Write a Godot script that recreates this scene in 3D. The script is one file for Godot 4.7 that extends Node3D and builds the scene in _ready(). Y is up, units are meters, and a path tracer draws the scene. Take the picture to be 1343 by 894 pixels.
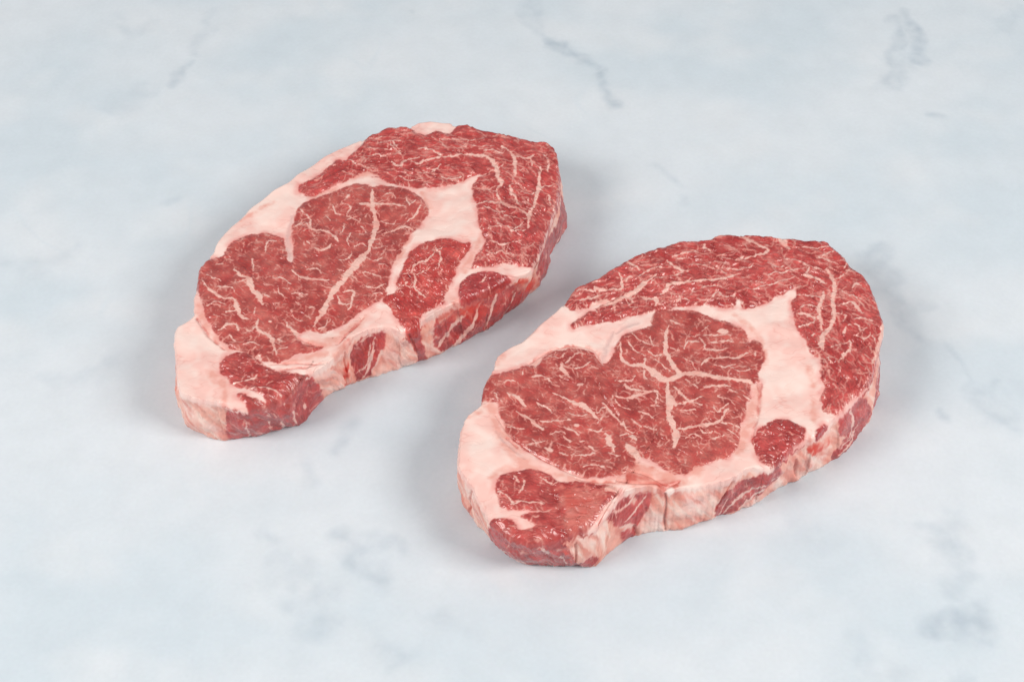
extends Node3D
# Two raw rib-eye steaks on a pale marble surface. Shapes are in millimetres, in each steak's own plan.

const THICK := 28.0
const RIM := 2.5
const AROUND := 1800
const TOP_RINGS := 268
const SIDE_RINGS := 46
const SIDE_DEEP := 25.0

var noise := FastNoiseLite.new()
var noise2 := FastNoiseLite.new()
var cells := FastNoiseLite.new()
var fat_mat: StandardMaterial3D
var lean_mat: StandardMaterial3D


func _ready() -> void:
	# camera
	var cam := Camera3D.new()
	cam.name = "camera"
	cam.fov = 22.0
	cam.near = 0.02
	cam.far = 20.0
	cam.position = Vector3(0, 0.85 * sin(deg_to_rad(46)), 0.85 * cos(deg_to_rad(46)))
	add_child(cam)
	cam.look_at_from_position(cam.position, Vector3.ZERO, Vector3.UP)
	# pale, even background out of view, set to lighten the shadows
	var env := Environment.new()
	env.background_mode = Environment.BG_COLOR
	env.background_color = Color(0.96, 0.98, 1.0)
	env.background_energy_multiplier = 0.375
	env.tonemap_mode = Environment.TONE_MAPPER_LINEAR
	env.tonemap_exposure = 1.0
	env.sdfgi_enabled = true
	env.ssao_enabled = true
	env.ssil_enabled = true
	var we := WorldEnvironment.new()
	we.name = "surroundings"
	we.environment = env
	add_child(we)
	# two softboxes out of view, one to each side, placed to light the steaks
	softbox("unseen_right_softbox", Vector3(1.35, 1.22, 0.66), 2.5, 0.80)
	softbox("unseen_left_softbox", Vector3(-1.35, 1.22, 0.66), 2.35, 0.80)

	noise.noise_type = FastNoiseLite.TYPE_SIMPLEX_SMOOTH
	noise.fractal_type = FastNoiseLite.FRACTAL_NONE
	noise.frequency = 1.0
	noise.seed = 11
	noise2.noise_type = FastNoiseLite.TYPE_SIMPLEX_SMOOTH
	noise2.fractal_type = FastNoiseLite.FRACTAL_FBM
	noise2.fractal_octaves = 3
	noise2.frequency = 1.0
	noise2.seed = 29
	cells.noise_type = FastNoiseLite.TYPE_CELLULAR
	cells.cellular_return_type = FastNoiseLite.RETURN_DISTANCE2_SUB
	cells.cellular_distance_function = FastNoiseLite.DISTANCE_EUCLIDEAN
	cells.fractal_type = FastNoiseLite.FRACTAL_NONE
	cells.frequency = 1.0
	cells.seed = 5
	table()
	fat_mat = meat_material("beef_fat", 0.42, 0.4, 0.20)
	lean_mat = meat_material("beef_lean", 0.34, 0.5, 0.65)
	steak(far_steak_shape(), "raw marbled rib-eye steak lying further back, with a pale fat lobe at its left end", 0.0)
	steak(near_steak_shape(), "raw marbled rib-eye steak in front, with a white fat corner and branching eye marbling", 500.0)


func softbox(called: String, at: Vector3, energy: float, side: float) -> void:
	var l := AreaLight3D.new()
	l.name = called
	l.area_size = Vector2(side, side)
	l.light_energy = energy
	l.light_color = Color(1.0, 0.985, 0.965)
	l.area_range = 6.0
	l.area_attenuation = 2.0
	l.shadow_enabled = true
	add_child(l)
	l.look_at_from_position(at, Vector3(0, 0, 0), Vector3.UP)


func meat_material(called: String, rough: float, spec: float, wet: float) -> StandardMaterial3D:
	var m := StandardMaterial3D.new()
	m.resource_name = called
	m.vertex_color_use_as_albedo = true
	m.vertex_color_is_srgb = true
	m.roughness = rough
	m.metallic_specular = spec
	m.clearcoat_enabled = true
	m.clearcoat = wet
	m.clearcoat_roughness = 0.18
	return m


# ---------------------------------------------------------------- the surface they lie on
func smudges() -> Array:
	var s := []
	s.append([4.2, 0.7, pts([-192.2, -201.7, -187.9, -211.5, -186.9, -220.1])])
	s.append([5.9, 0.35, pts([-185.1, -230.2, -182.1, -248.5, -180.8, -267.3])])
	s.append([6.7, 0.3, pts([-211.3, -259.8, -225.2, -248.5, -234.9, -267.3])])
	s.append([6.7, 0.45, pts([8.4, -278.9, 12.8, -259.8, 18, -244.8])])
	s.append([5.9, 1, pts([17.9, -243.3, 30.2, -236, 40.9, -224.4])])
	s.append([3.8, 0.8, pts([40.9, -224.4, 45.4, -215.8])])
	s.append([5, 0.9, pts([46.9, -208.7, 53, -196.2, 59.8, -184.5])])
	s.append([3.4, 0.4, pts([73.1, -132.1, 84.8, -122.7, 89.7, -116.5])])
	s.append([2.5, 0.4, pts([88.5, -105.5, 89.3, -99.5])])
	s.append([5.9, 0.9, pts([230.6, -268.9, 232.2, -244.8, 234.4, -222.9])])
	s.append([4.2, 0.6, pts([224.5, -267.3, 222.2, -237.4, 212.1, -205.2])])
	s.append([8.4, 0.5, pts([229.3, -226.5, 221.1, -215.8, 213.5, -208.7])])
	s.append([3.8, 0.6, pts([232.9, -177, 237.5, -174.4])])
	s.append([8.4, 0.55, pts([182.5, -66.1, 187, -43.6, 195.5, -24.6])])
	s.append([6.7, 0.5, pts([191.7, -24.6, 195.9, -3.6])])
	s.append([3.4, 0.8, pts([201.1, 48.4, 203.5, 51.2])])
	s.append([9.2, 0.55, pts([215.5, 31.5, 224.5, 41.2, 230.6, 55.4])])
	s.append([6.7, 0.5, pts([198.8, 109.1, 194.2, 121.7, 190.9, 146.1])])
	s.append([8.4, 0.6, pts([190, 117.5, 188.8, 134.1])])
	s.append([8.4, 1, pts([182.1, 168.8, 189.8, 164.9, 196.6, 162.6])])
	s.append([5, 0.7, pts([194.3, 158, 198.2, 154.1])])
	s.append([6.7, 0.35, pts([141.8, 177.1, 150.2, 184.6, 161.6, 191.9])])
	s.append([5.9, 0.4, pts([177.5, 190.1, 183.4, 191.9])])
	s.append([5.9, 0.3, pts([-184, 9.2, -200.2, 21.7, -220.8, 28.1])])
	s.append([3.8, 0.5, pts([-79, 69.3, -76.2, 57.8, -73, 53.1])])
	s.append([5, 0.4, pts([-95.7, 78.4, -91.5, 87.3])])
	s.append([8.4, 0.4, pts([-111.2, 113.3, -103.9, 119.6])])
	s.append([5.9, 0.6, pts([-77.4, 117.5, -68.6, 123.8, -60.4, 122.5])])
	s.append([7.6, 0.7, pts([-68.5, 125.9, -61.3, 136.1, -57.7, 142.1])])
	s.append([5.9, 0.6, pts([-60.4, 121.7, -50.3, 123.8])])
	s.append([5, 0.5, pts([-61, 140.1, -55.7, 148.1])])
	s.append([9.2, 0.5, pts([-89.2, 156, -84, 159.9, -79, 162.6])])
	s.append([9.2, 0.35, pts([-99.2, 134.1, -89.2, 136.1])])
	s.append([6.7, 0.45, pts([-35.8, 159.9, -27.7, 163.8])])
	s.append([5.9, 0.45, pts([-54.2, 177.1, -47.6, 182.7])])
	s.append([5, 0.4, pts([-49.1, 184.6, -41.5, 179])])
	s.append([6.7, 0.3, pts([-251, -52, -226, -63.2])])
	s.append([8.4, 0.3, pts([-221.3, -181.1, -206.3, -194.8])])
	s.append([8.4, 0.25, pts([110.6, 36.4, 129.8, 117.5])])
	s.append([4.2, 0.5, pts([-179.7, -102.5, -177.3, -105.5])])
	s.append([6.7, 0.35, pts([289.1, -252.2, 298.1, -275])])
	s.append([2.1, 0.5, pts([224.5, 41.2, 229.1, 26.6])])
	s.append([2.1, 0.4, pts([218.2, 26.6, 215.4, 11.7, 208, 1.5])])
	s.append([1.7, 0.7, pts([-61.3, -273.5, -60.3, -271.9])])
	return s


func table() -> void:
	var size := Vector2(1600, 1400)
	var cell := 1.25
	var w := int(size.x / cell)
	var h := int(size.y / cell)
	var org := Vector2(-800, -760)
	var dark := PackedFloat32Array()
	dark.resize(w * h)
	for s in smudges():
		var line: PackedVector2Array = s[2]
		var wide: float = s[0]
		var strong: float = s[1]
		for k in line.size() - 1:
			var a := line[k]
			var b := line[k + 1]
			var m := wide * 2.9
			for y in range(maxi(0, int((minf(a.y, b.y) - m - org.y) / cell)), mini(h, int((maxf(a.y, b.y) + m - org.y) / cell) + 1)):
				for x in range(maxi(0, int((minf(a.x, b.x) - m - org.x) / cell)), mini(w, int((maxf(a.x, b.x) + m - org.x) / cell) + 1)):
					var p := org + Vector2(x, y) * cell
					var q := p + Vector2(noise2.get_noise_2d(p.x * 0.03, p.y * 0.03), noise2.get_noise_2d(p.x * 0.03 + 70, p.y * 0.03)) * wide * 1.6
					var d := q.distance_to(Geometry2D.get_closest_point_to_segment(q, a, b))
					var v := strong * (1.0 - smoothstep(0.0, wide * 1.45, d)) * (0.75 + 0.6 * noise2.get_noise_2d(p.x * 0.09, p.y * 0.09))
					dark[y * w + x] = maxf(dark[y * w + x], v)
	var img := Image.create(w, h, false, Image.FORMAT_RGB8)
	for y in h:
		for x in w:
			var p := org + Vector2(x, y) * cell
			var a := noise2.get_noise_2d(p.x * 0.006, p.y * 0.008)
			var b := noise2.get_noise_2d(p.x * 0.011 + 40, p.y * 0.014 + 9)
			var g := noise.get_noise_2d(p.x * 0.45, p.y * 0.45)
			var c := Color(0.838, 0.862, 0.884).lerp(Color(0.802, 0.840, 0.868), clampf(0.5 + a * 1.4, 0, 1))
			c = c.lerp(Color(0.852, 0.870, 0.888), clampf(b * 1.5, 0, 1) * 0.8)
			# faint streaks of the printed marble
			var st := 1.0 - absf(noise2.get_noise_2d((p.x * 0.8 - p.y * 0.5) * 0.012 + 5, (p.x * 0.5 + p.y * 0.8) * 0.005)) / 0.06
			c = c.lerp(Color(0.80, 0.84, 0.87), clampf(st, 0, 1) * clampf(b * 2.0, 0, 1) * 0.35)
			c = c.lerp(Color(0.655, 0.705, 0.750), clampf(dark[y * w + x], 0, 1) * 0.58)
			var k := 1.0 + g * 0.008 + 0.014 * noise2.get_noise_2d(p.x * 0.045, p.y * 0.045) + 0.006 * noise.get_noise_2d(p.x * 0.8, p.y * 0.8)
			img.set_pixel(x, y, Color(c.r * k, c.g * k, c.b * k))
	var m := StandardMaterial3D.new()
	m.resource_name = "pale_marble"
	m.albedo_texture = ImageTexture.create_from_image(img)
	m.texture_repeat = false
	m.roughness = 0.75
	m.metallic_specular = 0.2
	var st2 := SurfaceTool.new()
	st2.begin(Mesh.PRIMITIVE_TRIANGLES)
	var lo := Vector3(org.x, 0, org.y) * 0.001
	var hi := Vector3(org.x + size.x, -20, org.y + size.y) * 0.001
	var quad := func(a: Vector3, b: Vector3, c: Vector3, d: Vector3, n: Vector3):
		for v in [a, b, c, a, c, d]:
			st2.set_normal(n)
			st2.set_uv(Vector2((v.x - lo.x) / (hi.x - lo.x), (v.z - lo.z) / (hi.z - lo.z)))
			st2.add_vertex(v)
	quad.call(Vector3(lo.x, 0, lo.z), Vector3(hi.x, 0, lo.z), Vector3(hi.x, 0, hi.z), Vector3(lo.x, 0, hi.z), Vector3.UP)
	quad.call(Vector3(lo.x, 0, hi.z), Vector3(hi.x, 0, hi.z), Vector3(hi.x, hi.y, hi.z), Vector3(lo.x, hi.y, hi.z), Vector3.BACK)
	quad.call(Vector3(hi.x, 0, lo.z), Vector3(lo.x, 0, lo.z), Vector3(lo.x, hi.y, lo.z), Vector3(hi.x, hi.y, lo.z), Vector3.FORWARD)
	quad.call(Vector3(hi.x, 0, hi.z), Vector3(hi.x, 0, lo.z), Vector3(hi.x, hi.y, lo.z), Vector3(hi.x, hi.y, hi.z), Vector3.RIGHT)
	quad.call(Vector3(lo.x, 0, lo.z), Vector3(lo.x, 0, hi.z), Vector3(lo.x, hi.y, hi.z), Vector3(lo.x, hi.y, lo.z), Vector3.LEFT)
	quad.call(Vector3(lo.x, hi.y, hi.z), Vector3(hi.x, hi.y, hi.z), Vector3(hi.x, hi.y, lo.z), Vector3(lo.x, hi.y, lo.z), Vector3.DOWN)
	var o := MeshInstance3D.new()
	o.name = "table_top"
	o.mesh = st2.commit()
	o.set_surface_override_material(0, m)
	o.set_meta("kind", "structure")
	o.set_meta("label", "pale blue-grey marble surface with soft grey smudges under both steaks")
	add_child(o)


# ---------------------------------------------------------------- maps of a cut face, in millimetres
class Field:
	var w: int
	var h: int
	var cell: float
	var org: Vector2
	var sd := PackedFloat32Array()
	var id := PackedInt32Array()
	var vein := PackedFloat32Array()
	var vid := PackedInt32Array()
	var crack := PackedFloat32Array()
	var fascia := PackedFloat32Array()
	var red := PackedFloat32Array()
	var fleck := PackedFloat32Array()
	var pink := PackedFloat32Array()

	func _init(lo: Vector2, hi: Vector2, c: float) -> void:
		org = lo
		cell = c
		w = int((hi.x - lo.x) / c) + 2
		h = int((hi.y - lo.y) / c) + 2
		vein.resize(w * h)
		crack.resize(w * h)
		fascia.resize(w * h)
		red.resize(w * h)
		fleck.resize(w * h)
		pink.resize(w * h)
		sd.resize(w * h)
		sd.fill(-6.0)
		id.resize(w * h)
		vid.resize(w * h)

	func at(a: PackedFloat32Array, p: Vector2) -> float:
		var fx := clampf((p.x - org.x) / cell, 0.0, w - 1.001)
		var fy := clampf((p.y - org.y) / cell, 0.0, h - 1.001)
		var x := int(fx)
		var y := int(fy)
		fx -= x
		fy -= y
		var i := y * w + x
		return lerpf(lerpf(a[i], a[i + 1], fx), lerpf(a[i + w], a[i + w + 1], fx), fy)

	func nearest(p: Vector2) -> int:
		return clampi(roundi((p.y - org.y) / cell), 0, h - 1) * w + clampi(roundi((p.x - org.x) / cell), 0, w - 1)

	# signed distance to a closed outline, positive inside, joined to what is there
	func area(poly: PackedVector2Array, number: int, band := 6.0) -> void:
		var d := distances(poly, band)
		for i in d.size():
			var v := d[i]
			if v > sd[i]:
				sd[i] = v
			if v > 0.0:
				id[i] = number

	func distances(poly: PackedVector2Array, band: float) -> PackedFloat32Array:
		var d := PackedFloat32Array()
		d.resize(w * h)
		d.fill(band)
		var n := poly.size()
		for k in n:
			var a := poly[k]
			var b := poly[(k + 1) % n]
			for y in range(maxi(0, int((minf(a.y, b.y) - band - org.y) / cell)), mini(h, int((maxf(a.y, b.y) + band - org.y) / cell) + 2)):
				for x in range(maxi(0, int((minf(a.x, b.x) - band - org.x) / cell)), mini(w, int((maxf(a.x, b.x) + band - org.x) / cell) + 2)):
					var p := org + Vector2(x, y) * cell
					var q := p.distance_to(Geometry2D.get_closest_point_to_segment(p, a, b))
					if q < d[y * w + x]:
						d[y * w + x] = q
		for y in h:
			var py := org.y + y * cell
			var cuts := PackedFloat32Array()
			for k in n:
				var a := poly[k]
				var b := poly[(k + 1) % n]
				if (a.y > py) != (b.y > py):
					cuts.append(a.x + (py - a.y) / (b.y - a.y) * (b.x - a.x))
			cuts.sort()
			var c := 0
			for x in w:
				var px := org.x + x * cell
				while c < cuts.size() and cuts[c] < px:
					c += 1
				if c % 2 == 0:
					d[y * w + x] = -d[y * w + x]
		return d

	func stroke(a: PackedFloat32Array, pts: Array, soft: float, number := 0, strong := 1.0) -> PackedFloat32Array:
		for k in pts.size() - 1:
			var p0: Vector3 = pts[k]
			var p1: Vector3 = pts[k + 1]
			var s := Vector2(p0.x, p0.y)
			var e := Vector2(p1.x, p1.y)
			var m := maxf(p0.z, p1.z) * 0.65 + soft
			var len2 := maxf(s.distance_squared_to(e), 0.0001)
			for y in range(maxi(0, int((minf(s.y, e.y) - m - org.y) / cell)), mini(h, int((maxf(s.y, e.y) + m - org.y) / cell) + 2)):
				for x in range(maxi(0, int((minf(s.x, e.x) - m - org.x) / cell)), mini(w, int((maxf(s.x, e.x) + m - org.x) / cell) + 2)):
					var p := org + Vector2(x, y) * cell
					var t := clampf((p - s).dot(e - s) / len2, 0.0, 1.0)
					var half := lerpf(p0.z, p1.z, t) * 0.5
					var wide := soft + half * 0.3
					var v := 1.0 - smoothstep(half - wide, half + wide, p.distance_to(s.lerp(e, t)))
					var i := y * w + x
					v *= strong
					if v > a[i]:
						a[i] = v
						if number > 0 and v > 0.5:
							vid[i] = number
		return a


func pts(a: Array) -> PackedVector2Array:
	var o := PackedVector2Array()
	for i in range(0, a.size(), 2):
		o.append(Vector2(a[i], a[i + 1]))
	return o


func line(a: Array) -> Array:
	var raw := []
	for i in range(0, a.size(), 3):
		raw.append(Vector3(a[i], a[i + 1], a[i + 2]))
	var o := []
	for k in raw.size() - 1:
		var before: Vector3 = raw[maxi(k - 1, 0)]
		var after: Vector3 = raw[mini(k + 2, raw.size() - 1)]
		for s in 4:
			o.append((raw[k] as Vector3).cubic_interpolate(raw[k + 1], before, after, s / 4.0))
	o.append(raw[-1])
	# veins run out thin
	var n := o.size()
	for k in n:
		var t := minf(1.0, minf(k + 1, n - k) / 4.0)
		o[k].z *= 0.6 + 0.4 * t
	return o


func rounded(p: PackedVector2Array) -> PackedVector2Array:
	var o := PackedVector2Array()
	var n := p.size()
	for k in n:
		for s in 3:
			o.append(p[k].cubic_interpolate(p[(k + 1) % n], p[(k + n - 1) % n], p[(k + 2) % n], s / 3.0))
	return o


func ring_point(p: PackedVector2Array, t: float) -> Vector2:
	var n := p.size()
	var f := t * n
	var k := int(f)
	return p[k % n].cubic_interpolate(p[(k + 1) % n], p[(k + n - 1) % n], p[(k + 2) % n], f - k)


# ---------------------------------------------------------------- meat
# how each muscle looks: grain angle (degrees; 999 runs round the steak), marbling, tone, coarseness
func muscle_look(called: String) -> Array:
	match called:
		"eye_muscle":
			return [-40.0, 1.0, Color(0.685, 0.292, 0.266), 0.35, Vector2(6.4, 4.2)]
		"cap_muscle":
			return [999.0, 1.1, Color(0.690, 0.258, 0.245), 1.0, Vector2(9.0, 3.4)]
		"inner_muscle":
			return [-50.0, 0.75, Color(0.715, 0.255, 0.235), 0.9, Vector2(6.5, 4.5)]
		"round_muscle":
			return [-30.0, 0.4, Color(0.665, 0.245, 0.235), 0.9, Vector2(7.0, 4.0)]
		"deckle_muscle":
			return [-20.0, 0.45, Color(0.655, 0.235, 0.235), 0.9, Vector2(7.0, 4.0)]
		"tail_muscle":
			return [-20.0, 0.65, Color(0.675, 0.265, 0.250), 0.7, Vector2(9.0, 3.0)]
		_:
			return [62.0, 0.95, Color(0.680, 0.240, 0.230), 0.9, Vector2(14.0, 3.6)]


func n2(p: Vector2, f: float, o: float) -> float:
	return noise.get_noise_2d(p.x * f + o, p.y * f - o)


# how near the border between two lobules of meat: 0 on it
func lobules(uv: Vector2, size: Vector2) -> float:
	return cells.get_noise_2d(uv.x / size.x, uv.y / size.y) + 1.0


func along_grain(p: Vector2, g: float) -> Vector2:
	return Vector2(p.angle() * 75.0, p.length()) if g > 900.0 else p.rotated(deg_to_rad(g))


# colour of the cut face
func meat(f: Field, p: Vector2, looks: Array, o: float, side: bool, extra_lean: float) -> Color:
	var fine := Vector2(n2(p, 1.1, o), n2(p, 1.1, o + 33.0))
	var warp := Vector2(noise2.get_noise_2d(p.x * 0.16 + o, p.y * 0.16), noise2.get_noise_2d(p.x * 0.16, p.y * 0.16 + 81.0 + o))
	var number := f.id[f.nearest(p + warp * 0.8)]
	if number == 0:
		number = f.id[f.nearest(p)]
	var look: Array = looks[number]
	var coarse: float = look[3]
	var q := p + warp * 1.1 + fine * (0.10 + 0.22 * coarse)
	var dist := maxf(f.at(f.sd, q), extra_lean)
	var big := noise2.get_noise_2d(p.x * 0.035 + o, p.y * 0.035)
	var mid := n2(p, 0.14, o + 7.0)
	# fat
	var fat := Color(0.955, 0.830, 0.790).lerp(Color(0.945, 0.755, 0.715), clampf(0.5 + big * 1.5, 0.0, 1.0))
	var crease := 1.0 - absf(noise2.get_noise_2d(p.x * 0.05 + o + 300.0, p.y * 0.09)) / 0.07
	fat = fat.lerp(Color(0.895, 0.660, 0.620), clampf(crease, 0.0, 1.0) * clampf(0.15 + big * 1.5, 0.0, 0.6))
	fat = fat.lerp(Color(0.955, 0.880, 0.845), clampf(mid * 0.5, 0.0, 0.4))
	fat = fat.lerp(Color(0.900, 0.610, 0.580), (1.0 - smoothstep(0.0, 3.4, -dist)) * clampf(0.42 + 0.9 * n2(p, 0.09, o + 90.0), 0.0, 0.8))
	if side:
		fat = fat.lerp(Color(0.905, 0.620, 0.550), clampf(0.55 + 1.1 * noise2.get_noise_2d(p.x * 0.06 + o + p.y * 0.03, p.y * 0.05), 0.0, 0.8))
	if side:
		var s := p.rotated(deg_to_rad(55.0))
		var stain := noise2.get_noise_2d(s.x * 0.03 + o, s.y * 0.15 + 50.0)
		fat = fat.lerp(Color(0.80, 0.42, 0.37), smoothstep(0.12, 0.42, stain) * 0.45)
		fat = fat.lerp(Color(0.950, 0.850, 0.800), smoothstep(0.10, 0.40, -stain) * 0.6)
	fat = fat.lerp(Color(0.885, 0.600, 0.545), clampf(f.at(f.pink, q) * (0.62 + 0.6 * mid + 0.2 * n2(p, 0.4, o)), 0.0, 0.75))
	fat = fat.lerp(Color(0.80, 0.645, 0.625), f.at(f.fascia, q) * 0.5)
	# lean
	var uv := along_grain(p, look[0])
	var base: Color = look[2]
	var fibre := noise.get_noise_2d(uv.x * 0.16 + o, uv.y * 1.0) * 0.6 + noise.get_noise_2d(uv.x * 0.5, uv.y * 1.5 + o) * 0.5
	var tone := 1.0 + 0.09 * fibre * (0.5 + coarse) + 0.12 * big + 0.06 * mid + 0.13 * noise2.get_noise_2d(p.x * 0.12 + o, p.y * 0.12 + 600.0) + 0.05 * fine.x
	var lean := Color(base.r * tone, base.g * tone * (1.0 + 0.16 * mid + 0.15 * big), base.b * tone * (1.0 + 0.14 * mid + 0.15 * big))
	# marbling: broken borders of lobules, at two sizes, and flecks
	var much: float = look[1]
	var size: Vector2 = look[4]
	var patch := smoothstep(-0.55, 0.45, n2(p, 0.055, o + 120.0) + 0.3 * mid) * much
	var w1 := uv + Vector2(n2(p, 0.10, o + 500.0), n2(p, 0.10, o + 540.0)) * 2.0 + warp * 0.5 + fine * 0.12
	var e1 := lobules(w1 + Vector2(o, 0), size)
	var b1 := smoothstep(-0.2, 0.45, n2(p, 0.13, o + 160.0) + 0.5 * n2(p, 0.4, o + 20.0))
	var m := (1.0 - smoothstep(0.02, 0.16, e1)) * b1 * (0.2 + 0.4 * patch) * minf(0.5 + 0.5 * much, 1.0)
	if side:
		m *= 2.0
	m = maxf(m, smoothstep(0.12, 0.80, f.at(f.fleck, p + fine * 0.16)))
	var v := f.at(f.vein, p + warp * 0.9 + fine * 0.18)
	var ragged := 0.40 * n2(p, 0.36, o + 260.0) + 0.12 * fine.y
	v = smoothstep(0.24, 0.78, v + ragged * smoothstep(0.02, 0.15, v) * (1.0 - smoothstep(0.75, 1.0, v)))
	var streak := Color(0.855, 0.560, 0.510).lerp(Color(0.915, 0.740, 0.690), clampf(smoothstep(0.30, 0.85, v) * (0.75 + 0.6 * big) + 0.22 + mid * 0.4, 0.0, 1.0))
	m = clampf(maxf(m * 0.92, v * 0.95), 0.0, 1.0)
	lean = lean.lerp(streak, m)
	var soft := 0.42 + 0.4 * absf(n2(p, 0.09, o + 400.0))
	var c := fat.lerp(lean, smoothstep(-soft, soft, dist))
	c = c.lerp(Color(0.74, 0.34, 0.31), clampf(f.at(f.crack, q) * (0.45 + 0.6 * mid), 0.0, 0.6))
	var rd := f.at(f.red, q + warp * (1.5 if side else 4.5))
	if rd > 0.01:
		var how := noise2.get_noise_2d(p.x * 0.06 + p.y * 0.05 + o, p.y * 0.10 - p.x * 0.03) * 1.5 + fine.x * 0.10 + (0.0 if side else 0.22)
		c = c.lerp((Color(0.80, 0.26, 0.22) if side else Color(0.77, 0.35, 0.31)).lerp(Color(0.89, 0.60, 0.54), clampf(0.45 + how, 0.0, 1.0)), rd * clampf(0.72 - how * 0.35, 0.3, 0.95))
	return c


# a wandering run of fat: points with widths
func wander(rng: RandomNumberGenerator, from: Vector2, heading: float, length: float, wide: float, bend: float) -> Array:
	var out := []
	var steps := maxi(2, int(length / 0.8))
	var p := from
	for k in steps + 1:
		var left := 1.0 - float(k) / steps
		out.append(Vector3(p.x, p.y, wide * (0.4 + 0.6 * left)))
		heading += rng.randf_range(-bend, bend)
		p += Vector2.from_angle(heading) * (length / steps)
	return out


# the finer marbling: twigs that leave the traced veins and seams, and flecks along each muscle's grain
func marble(face: Field, d: Dictionary, looks: Array, o: float) -> void:
	var rng := RandomNumberGenerator.new()
	rng.seed = 77 + int(o)
	var runs := []
	for v in d["veins"]:
		var since := rng.randf_range(0.0, 3.0)
		for k in v.size() - 1:
			var a: Vector3 = v[k]
			var b: Vector3 = v[k + 1]
			var step := Vector2(b.x - a.x, b.y - a.y)
			since += step.length()
			if since > 2.6:
				since = rng.randf_range(-1.6, 1.0)
				var turn := rng.randf_range(0.5, 1.4) * (1.0 if rng.randf() < 0.5 else -1.0)
				runs.append([Vector2(a.x, a.y), step.angle() + turn, rng.randf_range(1.5, 4.0) + 6.0 * pow(rng.randf(), 2.0), clampf(a.z * rng.randf_range(0.35, 0.6), 0.55, 1.2)])
	var number := 0
	for m in d["muscles"]:
		number += 1
		var poly: PackedVector2Array = m[1]
		var much: float = looks[number][1]
		for k in poly.size():
			var a := poly[k]
			var b := poly[(k + 1) % poly.size()]
			var n := int(a.distance_to(b) / 3.2 + rng.randf())
			for c in n:
				if rng.randf() > 0.5 * much:
					continue
				var p := a.lerp(b, rng.randf())
				var into := (b - a).orthogonal().normalized()
				if face.at(face.sd, p + into * 1.5) < 0.2:
					into = -into
				runs.append([p, into.angle() + rng.randf_range(-0.8, 0.8), rng.randf_range(1.5, 5.0), rng.randf_range(0.45, 0.9)])
	for r in runs:
		var w := wander(rng, r[0], r[1], r[2], r[3], 0.65)
		face.fleck = face.stroke(face.fleck, w, 0.30, 0, rng.randf_range(0.65, 1.0))
		for c in 2:
			if rng.randf() < 0.55 and w.size() > 3:
				var s: Vector3 = w[rng.randi_range(1, w.size() - 2)]
				var twig := wander(rng, Vector2(s.x, s.y), r[1] + rng.randf_range(0.5, 1.3) * (1.0 if rng.randf() < 0.5 else -1.0), rng.randf_range(1.0, 3.5), s.z * 0.8, 0.5)
				face.fleck = face.stroke(face.fleck, twig, 0.28, 0, rng.randf_range(0.5, 0.9))
	var size := Vector2(face.w, face.h) * face.cell
	for k in int(size.x * size.y * 0.32):
		var p := face.org + Vector2(rng.randf() * size.x, rng.randf() * size.y)
		var at := face.nearest(p)
		var id := face.id[at]
		if id == 0 or face.sd[at] < 0.3:
			continue
		var look: Array = looks[id]
		var much: float = look[1]
		var patch := smoothstep(-0.6, 0.5, n2(p, 0.055, o + 120.0) + 0.35 * n2(p, 0.14, o + 7.0))
		if rng.randf() > (0.18 + 0.7 * patch) * much:
			continue
		var heading := -deg_to_rad(look[0]) if look[0] < 900.0 else p.angle() + PI / 2
		heading += n2(p, 0.07, o + 700.0) * 1.1 + rng.randf_range(-0.5, 0.5) + (PI if rng.randf() < 0.5 else 0.0)
		var big := rng.randf() * rng.randf()
		var far := 2.6 if look[0] > 900.0 else 1.0
		if far > 1.0:
			heading = p.angle() + PI / 2 + n2(p, 0.07, o + 700.0) * 0.5 + rng.randf_range(-0.25, 0.25)
		var w := wander(rng, p, heading, 0.3 + 3.8 * big * far, rng.randf_range(0.45, 0.75) + 0.5 * big, 0.95 if far == 1.0 else 0.5)
		var strong := rng.randf_range(0.30, 0.62) + 0.4 * big
		face.fleck = face.stroke(face.fleck, w, 0.28, 0, strong)
		if big > 0.3 and w.size() > 3 and rng.randf() < 0.7:
			var s: Vector3 = w[w.size() / 2]
			face.fleck = face.stroke(face.fleck, wander(rng, Vector2(s.x, s.y), heading + rng.randf_range(0.6, 1.4), rng.randf_range(0.8, 2.5), s.z * 0.9, 0.9), 0.28, 0, strong)


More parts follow.
